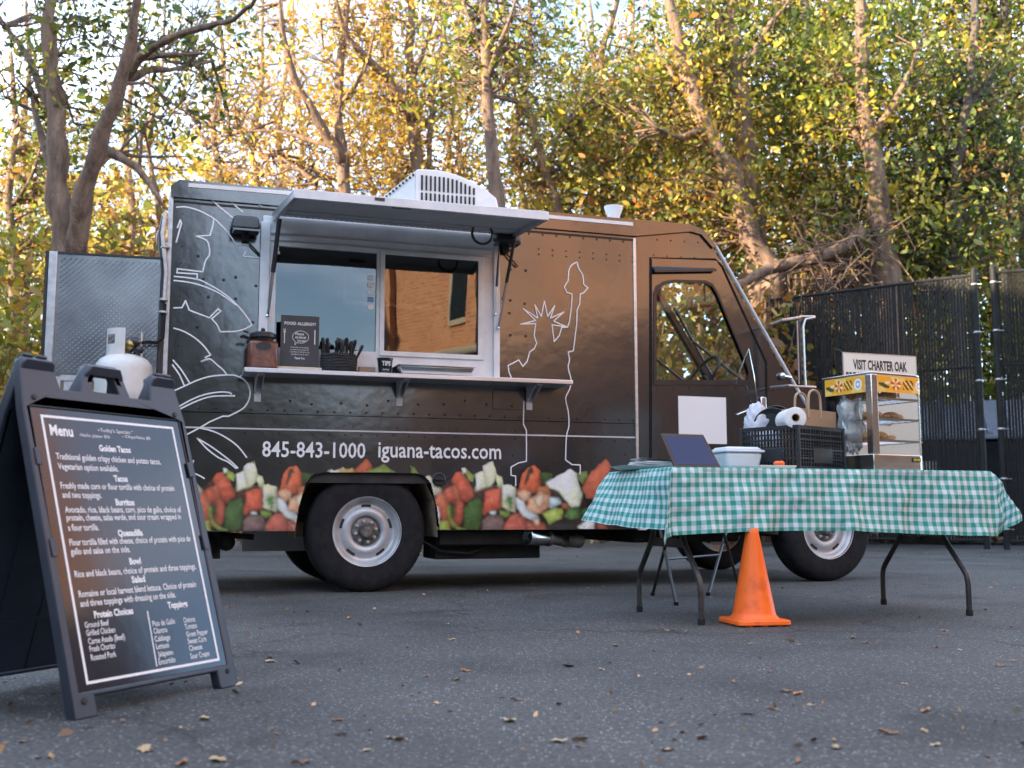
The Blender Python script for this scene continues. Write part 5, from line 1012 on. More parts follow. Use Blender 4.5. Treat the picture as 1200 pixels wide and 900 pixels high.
b = MB(); el = [(.052*math.cos(a)+.004, H-.140+.040*math.sin(a)) for a in np.linspace(-2.0, 4.0, 30)]+[(-.032, H-.193), (-.018, H-.177)]; strip(b, el, .0026, -.0048, 0); b.build('speech_bubble', M['white_print'], g)
b = MB(); b.box(hw-.030, hw-.024, -.0052, -.0045, H-.185, H-.09); b.build('knife_print', M['white_print'], g); b = MB(); b.box(-hw+.022, -hw+.026, -.0052, -.0045, H-.185, H-.11); b.box(-hw+.018, -hw+.030, -.0052, -.0045, H-.115, H-.109)
for i in range(3): b.box(-hw+.018+i*.005, -hw+.020+i*.005, -.0052, -.0045, H-.109, H-.09)
b.build('fork_print', M['white_print'], g)
# cutlery basket
x0, x1 = L(376, 432, -.12)[0], L(417, 432, -.12)[0]; xc = (x0+x1)/2; ck = on_shelf('cutlery_basket', 'black woven basket full of upright black plastic cutlery', 'basket', xc, -.13)
w = (x1-x0)/2; b = MB(); n = 20; rings = []
for k, (r, z) in enumerate([(.92, 0), (1.0, .02), (1.05, .06), (1.03, .10), (.96, .125)]):
    rings.append([(w*r*math.cos(2*PI*i/n), .07*r*math.sin(2*PI*i/n), z+.006*math.sin(i*2.4)) for i in range(n)])
vs = [p for q in rings for p in q]; b.add(vs, [(k*n+i, k*n+(i+1) % n, (k+1)*n+(i+1) % n, (k+1)*n+i) for k in range(4) for i in range(n)]+[tuple(range(n))]); b.build('basket_wall', vary(mat('black_weave', (.012, .012, .014), .6), (.006, .006, .008), (.03, .03, .034), 40, bump=.8, bscale=60), ck, smooth=True)
for k in range(6):
    b = MB(); z = .02+k*.018; b.tube([(w*1.04*math.cos(a), .073*math.sin(a), z+.004*math.sin(a*5+k)) for a in np.linspace(0, 2*PI, 24)], .0045, 5, False); b.build('weave_band', M['black_matte'], ck, smooth=True)
M['cutlery'] = mat('black_plastic', (.012, .013, .016), .22, 0, .6)
b = MB(); b.add([], []); hb = MB(); pts = [(0, 0, 0), (0, 0, .05), (0, 0, .10), (0, 0, .13), (0, 0, .15), (0, 0, .16)]
vs = []; wds = [.004, .0045, .006, .0085, .0085, .004]
for (p, w_) in zip(pts, wds):
    for k in range(8): q = 2*PI*k/8; vs.append((w_*math.cos(q), .0035*math.sin(q), p[2]))
hb.add(vs, [(i*8+k, i*8+(k+1) % 8, (i+1)*8+(k+1) % 8, (i+1)*8+k) for i in range(5) for k in range(8)]+[tuple(range(7, -1, -1)), tuple(range(40, 48))]); cme = hb.mesh('cutlery', M['cutlery'], True)
for i in range(17):
    u = -1+2*(i+.5)/17; a = tag(share('plastic_cutlery', cme), 'black plastic cutlery handle sticking up out of the woven basket', 'cutlery', 'plastic cutlery standing in the basket')
    a.location = tuple(T.w(xc+u*w*.9, -.13+rng.normal()*.03, SZ+.045+rng.random()*.03)); a.rotation_euler = (rng.normal()*.12, u*.22+rng.normal()*.12, T.a+rng.normal()*.5); a.scale = (1.5, 1.5, 1)
# cardboard piece, tip cup, steel tray, napkin holder
x = L(430, 432, -.08)[0]; c = tag(MB().box(-.055, .055, -.02, .02, 0, .055).build('cardboard_box', vary(mat('brown_card', (.4, .26, .15), .8), (.34, .21, .12), (.46, .31, .19), 5), None, bevel=.003), 'low brown cardboard box between the cutlery basket and the tip cup', 'box'); c.location = tuple(T.w(x, -.07, SZ)); c.rotation_euler = (0, 0, T.a)
x = L(451, 432, -.15)[0]; cu = on_shelf('tip_cup', 'black paper cup with a handwritten white TIPS on it', 'cup', x, -.15)
b = MB(); b.lathe([(.038, 0), (.040, .004), (.052, .100), (.055, .102), (.055, .107), (.050, .105), (.036, .01), (0, .01)], 28); b.build('cup_wall', M['cutlery'], cu, smooth=True)
tm = text_mesh([('TIPS', 0, .055, .030, .060, 'c', .03), ('thank you', 0, .025, .011, .045, 'c', .01)], 'lettering', M['white_print'], cu, y=-.046)
for v in tm.data.vertices: r_ = .0402+.012*v.co.z/.1+.0015; a = v.co.x/r_; v.co.x, v.co.y = r_*math.sin(a), -r_*math.cos(a)
x0, x1 = L(464, 436, -.12)[0], L(551, 440, -.12)[0]; sp = on_shelf('steel_pan', 'shallow stainless steel pan on the shelf right of the tip cup', 'pan', (x0+x1)/2, -.12); w = (x1-x0)/2
b = MB(); b.hexa([(-w+.02, -.09, .002), (w-.02, -.09, .002), (w-.02, .07, .002), (-w+.02, .07, .002), (-w, -.11, .058), (w, -.11, .058), (w, .09, .058), (-w, .09, .058)]); b.build('pan_body', M['steel'], sp, bevel=.008)
b = MB(); b.box(-w-.01, w+.01, -.12, .10, .0585, .063); b.build('pan_rim', M['steel'], sp, bevel=.002)
b = MB(); b.tube([(w*.75, .08, .063), (w*.80, .06, .078), (w*.95, .05, .070)], .006, 6); b.build('tongs_tip', M['steel'], sp, smooth=True)
x = L(459, 430, -.06)[0]; c = tag(MB().box(-.03, .03, -.02, .02, 0, .062).build('napkin_holder', M['black_trim'], None, bevel=.004), 'small dark napkin holder between the tip cup and the steel pan', 'napkin holder'); c.location = tuple(T.w(x+.03, -.07, SZ)); c.rotation_euler = (0, 0, T.a)

# ------------------------------------------------------------------ sandwich board
BA = on_ground(88, 845); BANG = math.atan2(.90028, .43530); BT = Frame(BA, BANG); LEAN = R(17)
def BP(px, py):
    r = ray(px, py); w = BT.u; v = BT.n*math.sin(LEAN)+np.array([0, 0, math.cos(LEAN)]); nn = np.cross(w, v); q = CAM+r*(((BT.o-CAM)@nn)/(r@nn))-BT.o; return float(q@w), float(q@v)
sb = thing('sandwich_board', 'large black plastic A-frame menu board standing at the front left', 'sandwich board', BT.o, BANG)
M['board'] = vary(mat('black_board_plastic', (.028, .032, .04), .42, 0, .5), (.016, .022, .034), (.030, .038, .056), 6, bump=.12, bscale=300, rvar=.06, bdist=.002)
Wb, Hb = .643, 1.02
def panel_outline():
    return [(0, 0), (.085, 0), (.078, .012), (.078, .055), (Wb-.085, .055), (Wb-.085, .012), (Wb-.08, 0), (Wb, 0), (Wb-.002, .86), (Wb-.022, 1.005), (Wb-.035, Hb), (Wb-.115, Hb), (Wb-.125, 1.01), (Wb-.140, .93), (.415, .93), (.395, 1.0), (.378, 1.025), (.262, 1.025), (.245, 1.0), (.222, .93), (.145, .93), (.13, 1.01), (.12, Hb), (.03, Hb), (.018, 1.005), (.002, .86)]
hole = [(.268, .935), (.372, .935), (.358, .995), (.282, .995)]
def bpanel(name, rot, yoff, front):
    p = bpy.data.objects.new(name, None); link(p, sb); p.rotation_euler = (rot, 0, 0); p.location = (0, yoff, 0)
    ya, yb = (0, .032) if front else (-.032, 0)
    b = MB(); b.plate(panel_outline(), [hole, (rc := [(.028, .068), (.612, .068), (.612, .868), (.028, .868)])], ya, yb); b.build('frame', M['board'], p, bevel=.004)
    ys, ye = (ya+.008, yb-.004) if front else (ya+.004, yb-.008)
    b = MB(); b.box(.0275, .6125, ys, ys+.004, .0675, .8685); b.build('back_sheet', M['board'], p)
    side = ye if front else ys-.0
    for k in range(4):
        z = .068+.8*(k+1)/5; b = MB(); b.box(.029, .611, ys+.0045, yb-.001, z-.006, z+.006) if front else b.box(.029, .611, ya+.001, ys-.0005, z-.006, z+.006); b.build('rib', M['board'], p)
    for k in range(3):
        x = .028+.584*(k+1)/4; b = MB(); b.box(x-.006, x+.006, ys+.0045, yb-.002, .069, .867) if front else b.box(x-.006, x+.006, ya+.002, ys-.0005, .069, .867); b.build('rib', M['board'], p)
    return p
fp = bpanel('front_panel', -LEAN, 0, True); bp_ = bpanel('rear_panel', LEAN, 2*Hb*math.sin(LEAN)+.01, False)
b = MB()
for (x, z, r_) in ((.045, .895, .009), (Wb-.045, .888, .009), (.040, .045, .010), (Wb-.04, .05, .008)): b.lathe([(r_, -.0005), (r_*.8, -.004), (0, -.004)], 14, (x, 0, z), 'y'); 
b.build('frame_plugs', M['black_matte'], fp, smooth=True)
for x in (.05, .098, Wb-.085, Wb-.045): b = MB(); b.box(x-.016, x+.016, -.004, .034, Hb-.002, Hb+.008); b.build('hinge_clip', M['board'], fp, bevel=.003)
for (x, z) in ((.024, .46), (Wb-.024, .46), (.024, .72), (Wb-.026, .70)): b = MB(); b.box(x-.010, x+.010, -.004, -.0005, z-.025, z+.025); b.build('sheet_clip', M['board'], fp, bevel=.002)
M['poster'] = mat('glossy_black_poster', (.014, .016, .022), .12, 0, .5, 0)
M['poster'] = vary(M['poster'], (.010, .011, .015), (.020, .022, .030), 3, bump=.10, bscale=4)
b = MB(); b.box(.030, .610, .0045, .0075, .070, .866); b.build('poster', M['poster'], fp)
b = MB(); b.plate([(.060, .086), (.583, .086), (.583, .846), (.060, .846)], [[(.0675, .0935), (.5755, .0935), (.5755, .8385), (.0675, .8385)]], .0036, .0044); b.build('poster_border', M['white_print'], fp)
b = MB(); a0, a1 = BP(174, 716), BP(185, 780); strip(b, [a0, a1], .004, .004, 0); b.build('divider_line', M['white_print'], fp)
TX = [('Menu', 54, 509, 81, 510, .040, .03), ("Today's Specials", 113, 505.5, 148, 507, .014, 0), ('*', 110, 506, 112.5, 506, .012, .02), ('*', 149, 507.5, 151.5, 507.5, .012, .02), ('-Nacho platter $15', 88, 511, 124, 512, .012, 0), ('- Chips/Salsa $5', 139, 512.5, 172, 514, .012, 0),
 ('Golden Tacos', 112.5, 528, 149.5, 529.5, .024, .035), ('Traditional golden crispy chicken and potato tacos.', 62.5, 540, 185, 541, .0235, .012), ('Vegetarian option available.', 65, 550.5, 135.5, 550.5, .0235, .012), ('Tacos', 131, 563.5, 147, 564, .024, .035),
 ('Freshly made corn or flour tortilla with choice of protein', 69, 574, 202, 572.8, .0235, .012), ('and two toppings.', 71, 583.3, 117, 582.8, .0235, .012), ('Burritos', 134, 591.5, 156, 591.7, .024, .035), ('Avocado, rice, black beans, corn, pico de gallo, choice of', 75, 602, 211, 598.3, .0235, .012),
 ('protein, cheese, salsa verde, and sour cream wrapped in', 77, 611, 211, 607, .0235, .012), ('a flour tortilla.', 79, 621.8, 115, 620.5, .0235, .012), ('Quesadilla', 138, 628, 167, 627, .024, .035), ('Flour tortilla filled with cheese, choice of protein with pico de', 81.7, 640.5, 223, 632.5, .0235, .012),
 ('gallo and salsa on the side.', 83.3, 650.5, 152.7, 645.7, .0235, .012), ('Bowl', 152.7, 661, 166, 660.3, .024, .035), ('Rice and black beans, choice of protein and three toppings.', 89, 677, 230.7, 665.7, .0235, .012), ('Salad', 156, 682.7, 171.7, 681, .024, .035),
 ('Romaine or local harvest blend lettuce. Choice of protein', 94.3, 701, 231, 686, .0235, .012), ('and three toppings with dressing on the side.', 96, 711, 207.3, 699.3, .0235, .012), ('Protein Choices', 112, 723.5, 157.7, 719, .024, .035), ('Toppings', 198.3, 712.7, 221.3, 710, .024, .035),
 ('Ground Beef', 101, 735, 129.3, 732.7, .021, .008), ('Grilled Chicken', 102.7, 744, 136.7, 741.3, .021, .008), ('Carne Asada (Beef)', 105, 754, 148, 749.3, .021, .008), ('Fresh Chorizo', 106.7, 762.7, 136.7, 760, .021, .008), ('Roasted Pork', 108.3, 772.7, 138, 770, .021, .008)]
for i, (s_, a_, b_) in enumerate([('Pico de Gallo', 541, 620), ('Cilantro', 545, 592), ('Cabbage', 549, 603), ('Lettuce', 554, 598), ('Jalapeno', 560, 613), ('Encurtido', 563, 621)]):
    y_ = [400, 428, 455, 482, 508, 535][i]; TX.append((s_, a_/3, 600+y_/3, b_/3, 600+(y_-8)/3, .021, .008))
for i, (s_, a_, b_) in enumerate([('Onions', 650, 690), ('Tomato', 655, 697), ('Green Pepper', 660, 735), ('Sweet Corn', 665, 730), ('Cheese', 670, 715), ('Sour Cream', 674, 741)]):
    y_ = [390, 413, 437, 462, 488, 514][i]; TX.append((s_, a_/3, 600+y_/3, b_/3, 600+(y_-8)/3, .021, .008))
items = []
for s_, xa, ya, xb, yb, h_, bo in TX:
    p = BP(xa, ya); q = BP(xb, yb); items.append((s_, p[0]+.020*min(1, max(0, (p[1]-.35)/.45)), (p[1]+q[1])/2, h_*.82, q[0]-p[0], 'l', bo))
text_mesh(items, 'menu_lettering', M['white_print'], fp, y=.0038)

# ------------------------------------------------------------------ folding table with cloth
tb = TABLE; tt = thing('folding_table', 'long folding table with bent dark steel legs under the gingham cloth', 'table', tb.o, tb.a)
M['leg'] = vary(mat('dark_steel_leg', (.045, .043, .042), .42, .4), (.03, .028, .027), (.08, .076, .072), 10)
b = MB(); b.box(-.915, .915, -.375, .375, .70, .742); b.build('table_top', M['white_plastic'], tt, bevel=.01)
for s in (-.767, .767):
    lg = None
    for k in (-1, 1):
        P = [(s, k*.13, .698), (s, k*.16, .66), (s, k*.165, .46), (s, k*.17, .42), (s, k*.20, .37), (s, k*.325, .235), (s, k*.35, .19), (s, k*.355, .14), (s, k*.355, .012)]
        b = MB(); b.tube(smooth_path(P, 2), .0145, 10); o = b.build('leg', M['leg'], tt, smooth=True); b = MB(); b.lathe([(.017, 0), (.018, .004), (.018, .03), (.0155, .032)], 12, (s, k*.355, 0)); b.build('foot_cap', M['black_matte'], o, smooth=True)
    b = MB(); b.box(s-.004, s+.004, -.20, .20, .355, .40); b.build('crossbar', M['leg'], tt, bevel=.002)
    b = MB(); b.tube([(s*.99, 0, .38), (s*.55, 0, .69)], .009, 8); b.build('brace', M['leg'], tt, smooth=True)
def gingham():
    m = mat('green_gingham', (.5, .5, .5), .9, 0, .2); t = m.node_tree; p = t.nodes['Principled BSDF']; tc = N(t, 'ShaderNodeTexCoord'); sx = N(t, 'ShaderNodeSeparateXYZ'); t.links.new(tc.outputs['UV'], sx.inputs[0]); o = []
    for ax in 'XY':
        d = N(t, 'ShaderNodeMath'); d.operation = 'MULTIPLY'; d.inputs[1].default_value = 1/.046; t.links.new(sx.outputs[ax], d.inputs[0]); f = N(t, 'ShaderNodeMath'); f.operation = 'FRACT'; t.links.new(d.outputs[0], f.inputs[0])
        o.append(ramp(t, f.outputs[0], [(.0, (.5, .5, .5)), (.03, (0, 0, 0)), (.46, (0, 0, 0)), (.54, (1, 1, 1)), (.97, (1, 1, 1)), (1, (.5, .5, .5))]))
        n1 = N(t, 'ShaderNodeTexWave', Scale=1.0)
    a = N(t, 'ShaderNodeMath'); a.operation = 'ADD'; t.links.new(o[0], a.inputs[0]); t.links.new(o[1], a.inputs[1]); h = N(t, 'ShaderNodeMath'); h.operation = 'MULTIPLY'; h.inputs[1].default_value = .5; t.links.new(a.outputs[0], h.inputs[0])
    c = ramp(t, h.outputs[0], [(0, (.72, .76, .78)), (.5, (.28, .52, .48)), (1, (.05, .30, .23))])
    nz = N(t, 'ShaderNodeTexNoise', Scale=700.0, Detail=2.0); t.links.new(tc.outputs['UV'], nz.inputs['Vector']); x = N(t, 'ShaderNodeMix'); x.data_type = 'RGBA'; x.blend_type = 'MULTIPLY'; x.inputs['Factor'].default_value = .35; t.links.new(c, x.inputs['A']); t.links.new(ramp(t, nz.outputs['Fac'], [(.3, (.6, .6, .6)), (.7, (1, 1, 1))]), x.inputs['B'])
    t.links.new(x.outputs['Result'], p.inputs['Base Color'])
    n2 = N(t, 'ShaderNodeTexNoise', Scale=9.0, Detail=5.0, Distortion=1.2); t.links.new(tc.outputs['UV'], n2.inputs['Vector']); bp = N(t, 'ShaderNodeBump', Strength=.5, Distance=.02); t.links.new(n2.outputs['Fac'], bp.inputs['Height']); t.links.new(bp.outputs[0], p.inputs['Normal']); return m
M['gingham'] = gingham()
a_, b_ = .925, .385; os_, ot_ = .30, .325; NS, NT = 240, 150
Sg = np.linspace(-a_-os_, a_+os_, NS); Tg = np.linspace(-b_-ot_, b_+ot_, NT); SS, TT_ = np.meshgrid(Sg, Tg)
ds = np.maximum(0, np.abs(SS)-a_); dt = np.maximum(0, np.abs(TT_)-b_); dt = np.where(TT_ > 0, dt*.3, dt); sg, tg = np.sign(SS), np.sign(TT_)
ffront = .06+.05*np.sin(SS*9+1)+.035*np.sin(SS*23+.5)+.02*np.sin(SS*41)     # folds along the long sides
fend = np.where(sg < 0, .05+.44*np.clip((TT_+b_)/(2*b_), 0, 1), .10+.05*np.sin(TT_*12))+.03*np.sin(TT_*26)
mnn = np.minimum(ds, dt); drop = ((ds+1e-9)**5+(dt+1e-9)**5)**.2
lam = np.where(drop > 0, mnn/np.maximum(drop, 1e-6), 0); k_c = np.where(sg > 0, .34, .14)
dropz = drop*(1-.42*lam**1.5*(sg > 0))
outx = ds*fend*(1-lam*.2)+mnn*k_c*1.05; outy = dt*ffront*(1-lam*.2)+mnn*k_c*.55
rr = .016; cur = np.clip(drop/rr, 0, 1)
X = np.clip(SS, -a_, a_)+sg*outx; Y = np.clip(TT_, -b_, b_)+tg*outy; Z = .7455-dropz*np.sqrt(np.maximum(.35, 1-(np.maximum(ffront*(dt > ds), fend*(ds >= dt)))**2))
Z = np.where(drop > 0, Z, Z+.0022*np.sin(SS*17+2*TT_)*np.sin(TT_*21)); Z += np.where(dt > ds, .018*np.clip(dt/ot_, 0, 1)*np.sin(SS*2.4+2.2), 0)
wr = vnoise(SS*100, TT_*100, 9, 3)+.5*vnoise(SS*100, TT_*100, 4, 8)-.75; Y += tg*np.where(dt > .02, wr*.021, 0); X += sg*np.where(ds > .02, wr*.018, 0)
# soften the table edge so the fold is rounded
V = np.stack([X, Y, Z], -1).reshape(-1, 3); ids = np.arange(NS*NT).reshape(NT, NS); fc = np.stack([ids[:-1, :-1], ids[:-1, 1:], ids[1:, 1:], ids[1:, :-1]], -1).reshape(-1, 4)
me = bpy.data.meshes.new('tablecloth'); me.from_pydata(V.tolist(), [], fc.tolist()); uv = me.uv_layers.new(name='UVMap'); UVv = np.stack([SS, TT_], -1).reshape(-1, 2); uv.data.foreach_set('uv', UVv[fc.ravel()].ravel().astype(np.float32)); me.polygons.foreach_set('use_smooth', [True]*len(me.polygons)); me.materials.append(M['gingham'])
tc_ = bpy.data.objects.new('tablecloth', me); link(tc_); tc_.location = tuple(tb.o); tc_.rotation_euler = (0, 0, tb.a); tag(tc_, 'green and white gingham cloth draped over the folding table', 'tablecloth')
sm_ = tc_.modifiers.new('s', 'SMOOTH'); sm_.factor = .5; sm_.iterations = 3
TZ = .7485
def on_table(name, label, cat, px, t, rz=0.0, group=None):
    x = tb.L(px, 548, t)[0]; return thing(name, label, cat, tb.w(x, t, TZ), tb.a+rz, group)
# grey tray with papers
o = on_table('tray', 'thin grey tray at the left end of the table', 'tray', 757, .12); b = MB(); b.hexa([(-.11, -.10, 0), (.14, -.10, 0), (.14, .10, 0), (-.11, .10, 0), (-.15, -.13, .02), (.16, -.13, .02), (.16, .13, .02), (-.15, .13, .02)]); b.build('tray_body', M['alu_dull'], o, bevel=.003)
for k in range(7):
    c = MB(); c.hexa([(-.095, -.1, 0), (.11, -.1, 0), (.11, .09, .001), (-.095, .09, .001), (-.098, -.1, .003), (.11, -.1, .0025), (.11, .09, .0032), (-.095, .09, .004)]) if k < 5 else c.add([(-.10, -.1, .010), (-.03, -.1, .004), (.05, -.1, .002), (.11, -.1, .0), (.11, .09, .0), (.05, .09, .003), (-.03, .09, .006), (-.10, .09, .012)], [(0, 1, 6, 7), (1, 2, 5, 6), (2, 3, 4, 5)])
    s_ = c.build('paper_menu', M['white_print'], None); tag(s_, 'white paper menu in the loose stack on the grey tray', 'paper', 'stack of paper menus on the grey tray'); x = tb.L(765, 540, .1)[0]; s_.location = tuple(tb.w(x+rng.normal()*.006, .1, TZ+.021+k*.0045)); s_.rotation_euler = (0, 0, tb.a+rng.normal()*.09)
# tablet standing tilted
o = on_table('tablet', 'dark-framed tablet with plain blue screen leaning back on the cloth', 'tablet', 818, -.20); x0, z0 = tb.L(789, 545, -.2); 
q = [tb.L(px, py, -.2) for px, py in ((790, 545), (845, 546), (832, 509), (781, 507))]; ox = tb.L(818, 548, -.2)[0]; tp = bpy.data.objects.new('tablet_body', None)
zt_ = q[2][1]-TZ; b = MB(); lean_ = .07
def tq(u, v, d=0.0):
    xa = (q[0][0]*(1-u)+q[1][0]*u); xb = (q[3][0]*(1-u)+q[2][0]*u); return (xa*(1-v)+xb*v-ox, lean_*v+d, .004+(zt_)*v)
b.hexa([tq(0, 0), tq(1, 0), tq(1, 0, .010), tq(0, 0, .010), tq(0, 1), tq(1, 1), tq(1, 1, .010), tq(0, 1, .010)]); bpy.data.objects.remove(tp); b.build('case', M['black_trim'], o, bevel=.003)
b = MB(); b.hexa([tq(.07, .08, -.0012), tq(.94, .08, -.0012), tq(.94, .08, -.0004), tq(.07, .08, -.0004), tq(.07, .92, -.0012), tq(.94, .92, -.0012), tq(.94, .92, -.0004), tq(.07, .92, -.0004)]); b.build('screen', mat('blue_screen', (.045, .10, .26), .5, 0, .1, 0, .6), o)
b = MB(); b.box(-.03, .03, .05, .12, 0, .10); b.build('stand', M['black_trim'], o)
# plastic container
o = on_table('food_container', 'frosted clear plastic container with rounded lid beside the tablet', 'container', 864, -.08); frost = mat('frosted_plastic', (.78, .83, .88), .35, 0, .5, 0, .25)
b = MB(); b.hexa([(-.095, -.07, 0), (.09, -.07, 0), (.09, .07, 0), (-.095, .07, 0), (-.11, -.085, .085), (.105, -.085, .085), (.105, .085, .085), (-.11, .085, .085)]); b.build('tub', frost, o, bevel=.018)
b = MB(); b.box(-.118, .112, -.093, .093, .0855, .098); b.hexa([(-.108, -.084, .098), (.102, -.084, .098), (.102, .084, .098), (-.108, .084, .098), (-.09, -.07, .114), (.085, -.07, .114), (.085, .07, .114), (-.09, .07, .114)]); b.build('lid', frost, o, bevel=.010)
o = on_table('serving_bowl', 'dark blue-grey bowl half hidden behind the plastic container', 'bowl', 897, .10); b = MB(); b.lathe([(.05, 0), (.09, .02), (.105, .07), (.108, .09), (.10, .095), (.085, .06), (0, .03)], 28); b.build('bowl_wall', mat('slate_blue_plastic', (.03, .04, .06), .4), o, smooth=True)
o = on_table('paper_tray', 'low white tray holding something bright orange in front of the crate', 'tray', 905, -.27); b = MB(); b.hexa([(-.09, -.05, 0), (.10, -.05, 0), (.10, .05, 0), (-.09, .05, 0), (-.10, -.055, .014), (.11, -.055, .014), (.11, .055, .014), (-.10, .055, .014)]); b.build('tray_body', mat('cream_paper', (.7, .64, .55), .8), o, bevel=.002)
cl = tag(MB().sphere((0, 0, .012), .022, 12, 8, (1.1, .8, .55)).sphere((.02, .01, .010), .016, 10, 6).build('orange_packet', mat('orange_plastic', (.85, .14, .02), .4), None, smooth=True), 'small bright orange packet lying on the low white tray', 'packet'); cl.location = tuple(tb.w(tb.L(912, 545, -.27)[0], -.27, TZ+.0145))
# black crate: open grid walls
CX = tb.L(937, 548, -.26)[0]; cr = thing('plastic_crate', 'black lattice plastic crate full of bags and paper towel in the middle of the table', 'crate', tb.w(CX, -.26, TZ), tb.a+R(24)); ch_ = .225
M['crate'] = vary(mat('black_crate_plastic', (.016, .017, .02), .45), (.012, .013, .016), (.026, .027, .03), 8)
cw1 = .42; cw2 = .36    # right face along +x, left face goes back-left
def crate_wall(P0, P1):
    P0 = np.array(P0); P1 = np.array(P1); d = (P1-P0); Lw = np.linalg.norm(d); d = d/Lw; nn = np.array([-d[1], d[0]]); r = bpy.data.objects.new('crate_wall', None); link(r, cr); r.location = (P0[0], P0[1], 0); r.rotation_euler = (0, 0, math.atan2(d[1], d[0]))
    b = MB()
    for z, h in ((0, .016), (.052, .008), (.10, .008), (.148, .010), (.176, .008), (ch_-.020, .020)): b.box(.013, Lw-.013, 0, .010, z, z+h)
    b.build('rail', M['crate'], r)
    b = MB(); n = 17
    for i in range(n+1):
        x = .012+(Lw-.024)*i/n; w = .0045 if i % 4 else .008; b.box(x-w/2, x+w/2, -.001, .011, .0, ch_-.002)
    b.build('stile', M['crate'], r)
    b = MB()
    for z in (.070, .086, .118, .134, .034): b.box(.013, Lw-.013, .002, .008, z-.0018, z+.0018)
    b.build('grid_bar', M['crate'], r)
    b = MB(); b.box(Lw*.30, Lw*.72, -.003, .004, .035, .112); b.build('label_plate', M['crate'], r, bevel=.002); b = MB(); b.box(-.006, .010, -.006, .010, 0, ch_); b.build('corner_post', M['crate'], r, bevel=.003)
crate_wall((0, 0), (cw1, 0)); crate_wall((-cw2*math.sin(R(45+0)) if False else -.0, 0.0), (-.0001, .0)) if False else None
c2 = (-cw2*math.cos(R(48)), cw2*math.sin(R(48)))
c2 = (0, cw2); crate_wall((0, cw2), (0, 0)); crate_wall((cw1, 0), (cw1, cw2)); crate_wall((cw1, cw2), (0, cw2)); b = MB(); b.box(.01, cw1-.01, .01, cw2-.01, .004, .010); b.build('crate_floor', M['crate'], cr)
cf = Frame(tb.w(CX, -.26, 0), tb.a+R(24)); cf.o = tb.w(CX, -.26, 0)
def in_crate(name, label, cat, x, y, z=.012): return thing(name, label, cat, cf.w(x, y, TZ+z), cf.a)
# paper bag
kraft = vary(mat('kraft_paper', (.36, .24, .14), .85), (.30, .19, .11), (.42, .29, .18), 4, bump=.3, bscale=9, bdist=.01)
o = in_crate('paper_bag', 'brown kraft paper bag with two twisted handles standing in the crate', 'paper bag', .27, .12); hB = .31
b = MB(); b.hexa([(-.15, -.07, 0), (.15, -.07, 0), (.15, .07, 0), (-.15, .07, 0), (-.16, -.055, hB), (.17, -.065, hB-.004), (.16, .06, hB-.004), (-.155, .06, hB)]); b.f.pop(1); b.build('bag_sides', kraft, o)
for dy, dx in ((-.062, -.03), (.055, .02)):
    b = MB(); P = [(dx-.055, dy, hB-.05), (dx-.055, dy, hB+.02), (dx-.048, dy, hB+.075), (dx-.02, dy, hB+.098), (dx+.02, dy, hB+.098), (dx+.05, dy, hB+.075), (dx+.058, dy, hB+.02), (dx+.058, dy, hB-.05)]; b.tube(smooth_path(P, 3), .0065, 8); b.build('handle', mat('twisted_paper_cord', (.42, .30, .19), .8), o, smooth=True)
o = in_crate('paper_towel_roll', 'white paper towel roll lying end-on on top of the crate contents', 'paper towel roll', -.0+.055, .075, .20+.03); o.rotation_euler = (0, 0, cf.a+R(-42))
b = MB(); b.lathe([(.052, -.11), (.055, -.108), (.055, .108), (.052, .11), (.021, .11), (.021, -.11)], 32, axis='y', close=True); b.build('roll', vary(mat('paper_towel', (.78, .77, .75), .9), (.72, .71, .7), (.8, .8, .79), 30, bump=.4, bscale=80), o, smooth=True, ang=50)
b = MB(); b.lathe([(.0208, -.112), (.0208, .112), (.0185, .112), (.0185, -.112)], 20, axis='y', close=True); b.build('core', kraft, o, smooth=True)
o.location = tuple(tb.w(tb.L(930, 490, -.16)[0], -.13, tb.L(928, 490, -.2)[1])); 
o = thing('black_pan', 'round black pan leaning on edge between the bag and the truck door', 'pan', tb.w(tb.L(905, 490, .02)[0], .02, TZ+.235), tb.a+R(-30)); b = MB(); b.lathe([(0, .02), (.07, .02), (.095, .0), (.102, -.004), (.100, -.010), (.072, .012), (0, .012)], 36, axis='y'); b.build('pan_dish', M['black_trim'], o, smooth=True); b = MB(); b.lathe([(0, .05), (.068, .05), (.09, .03), (.096, .026), (.094, .022), (.07, .042), (0, .042)], 36, (.02, 0, .02), 'y'); b.build('second_dish', M['black_trim'], o, smooth=True)
def crumple(name, label, cat, px, py, t, sx, sy, sz, m, seed, amp=.25):
    c = tb.L(px, py, t); o = MB().sphere((0, 0, 0), 1, 40, 26, (sx, sy, sz)).build(name, m, None, smooth=True, ang=180); vs = np.array([v.co[:] for v in o.data.vertices]); rg = np.random.default_rng(seed)
    f = np.ones(len(vs))
    for k in range(9): d = rg.normal(size=3); d /= np.linalg.norm(d); u = (vs/np.array([sx, sy, sz]))@d; f += amp*.28*np.abs(np.sin(u*(3+k*1.1)+k))-amp*.12
    vs = vs*f[:, None]; o.data.vertices.foreach_set('co', vs.ravel()); o.location = tuple(tb.w(c[0], t, c[1])); o.rotation_euler = (0, 0, tb.a); return tag(o, label, cat)
film = glass_mat('clear_film', (.80, .88, .92), 1.6, .16, .12); 
crumple('plastic_bag', 'crumpled clear plastic bag behind the brown paper bag', 'plastic bag', 998, 492, .02, .055, .05, .15, mat('milky_film', (.85, .90, .94), .2, 0, .6, 0, .7), 4, .5)
crumple('plastic_bag', 'white plastic bag bunched at the left rear corner of the crate', 'plastic bag', 888, 500, .10, .06, .05, .10, mat('white_film', (.66, .68, .74), .4, 0, .5, 0, .2), 9, .4)
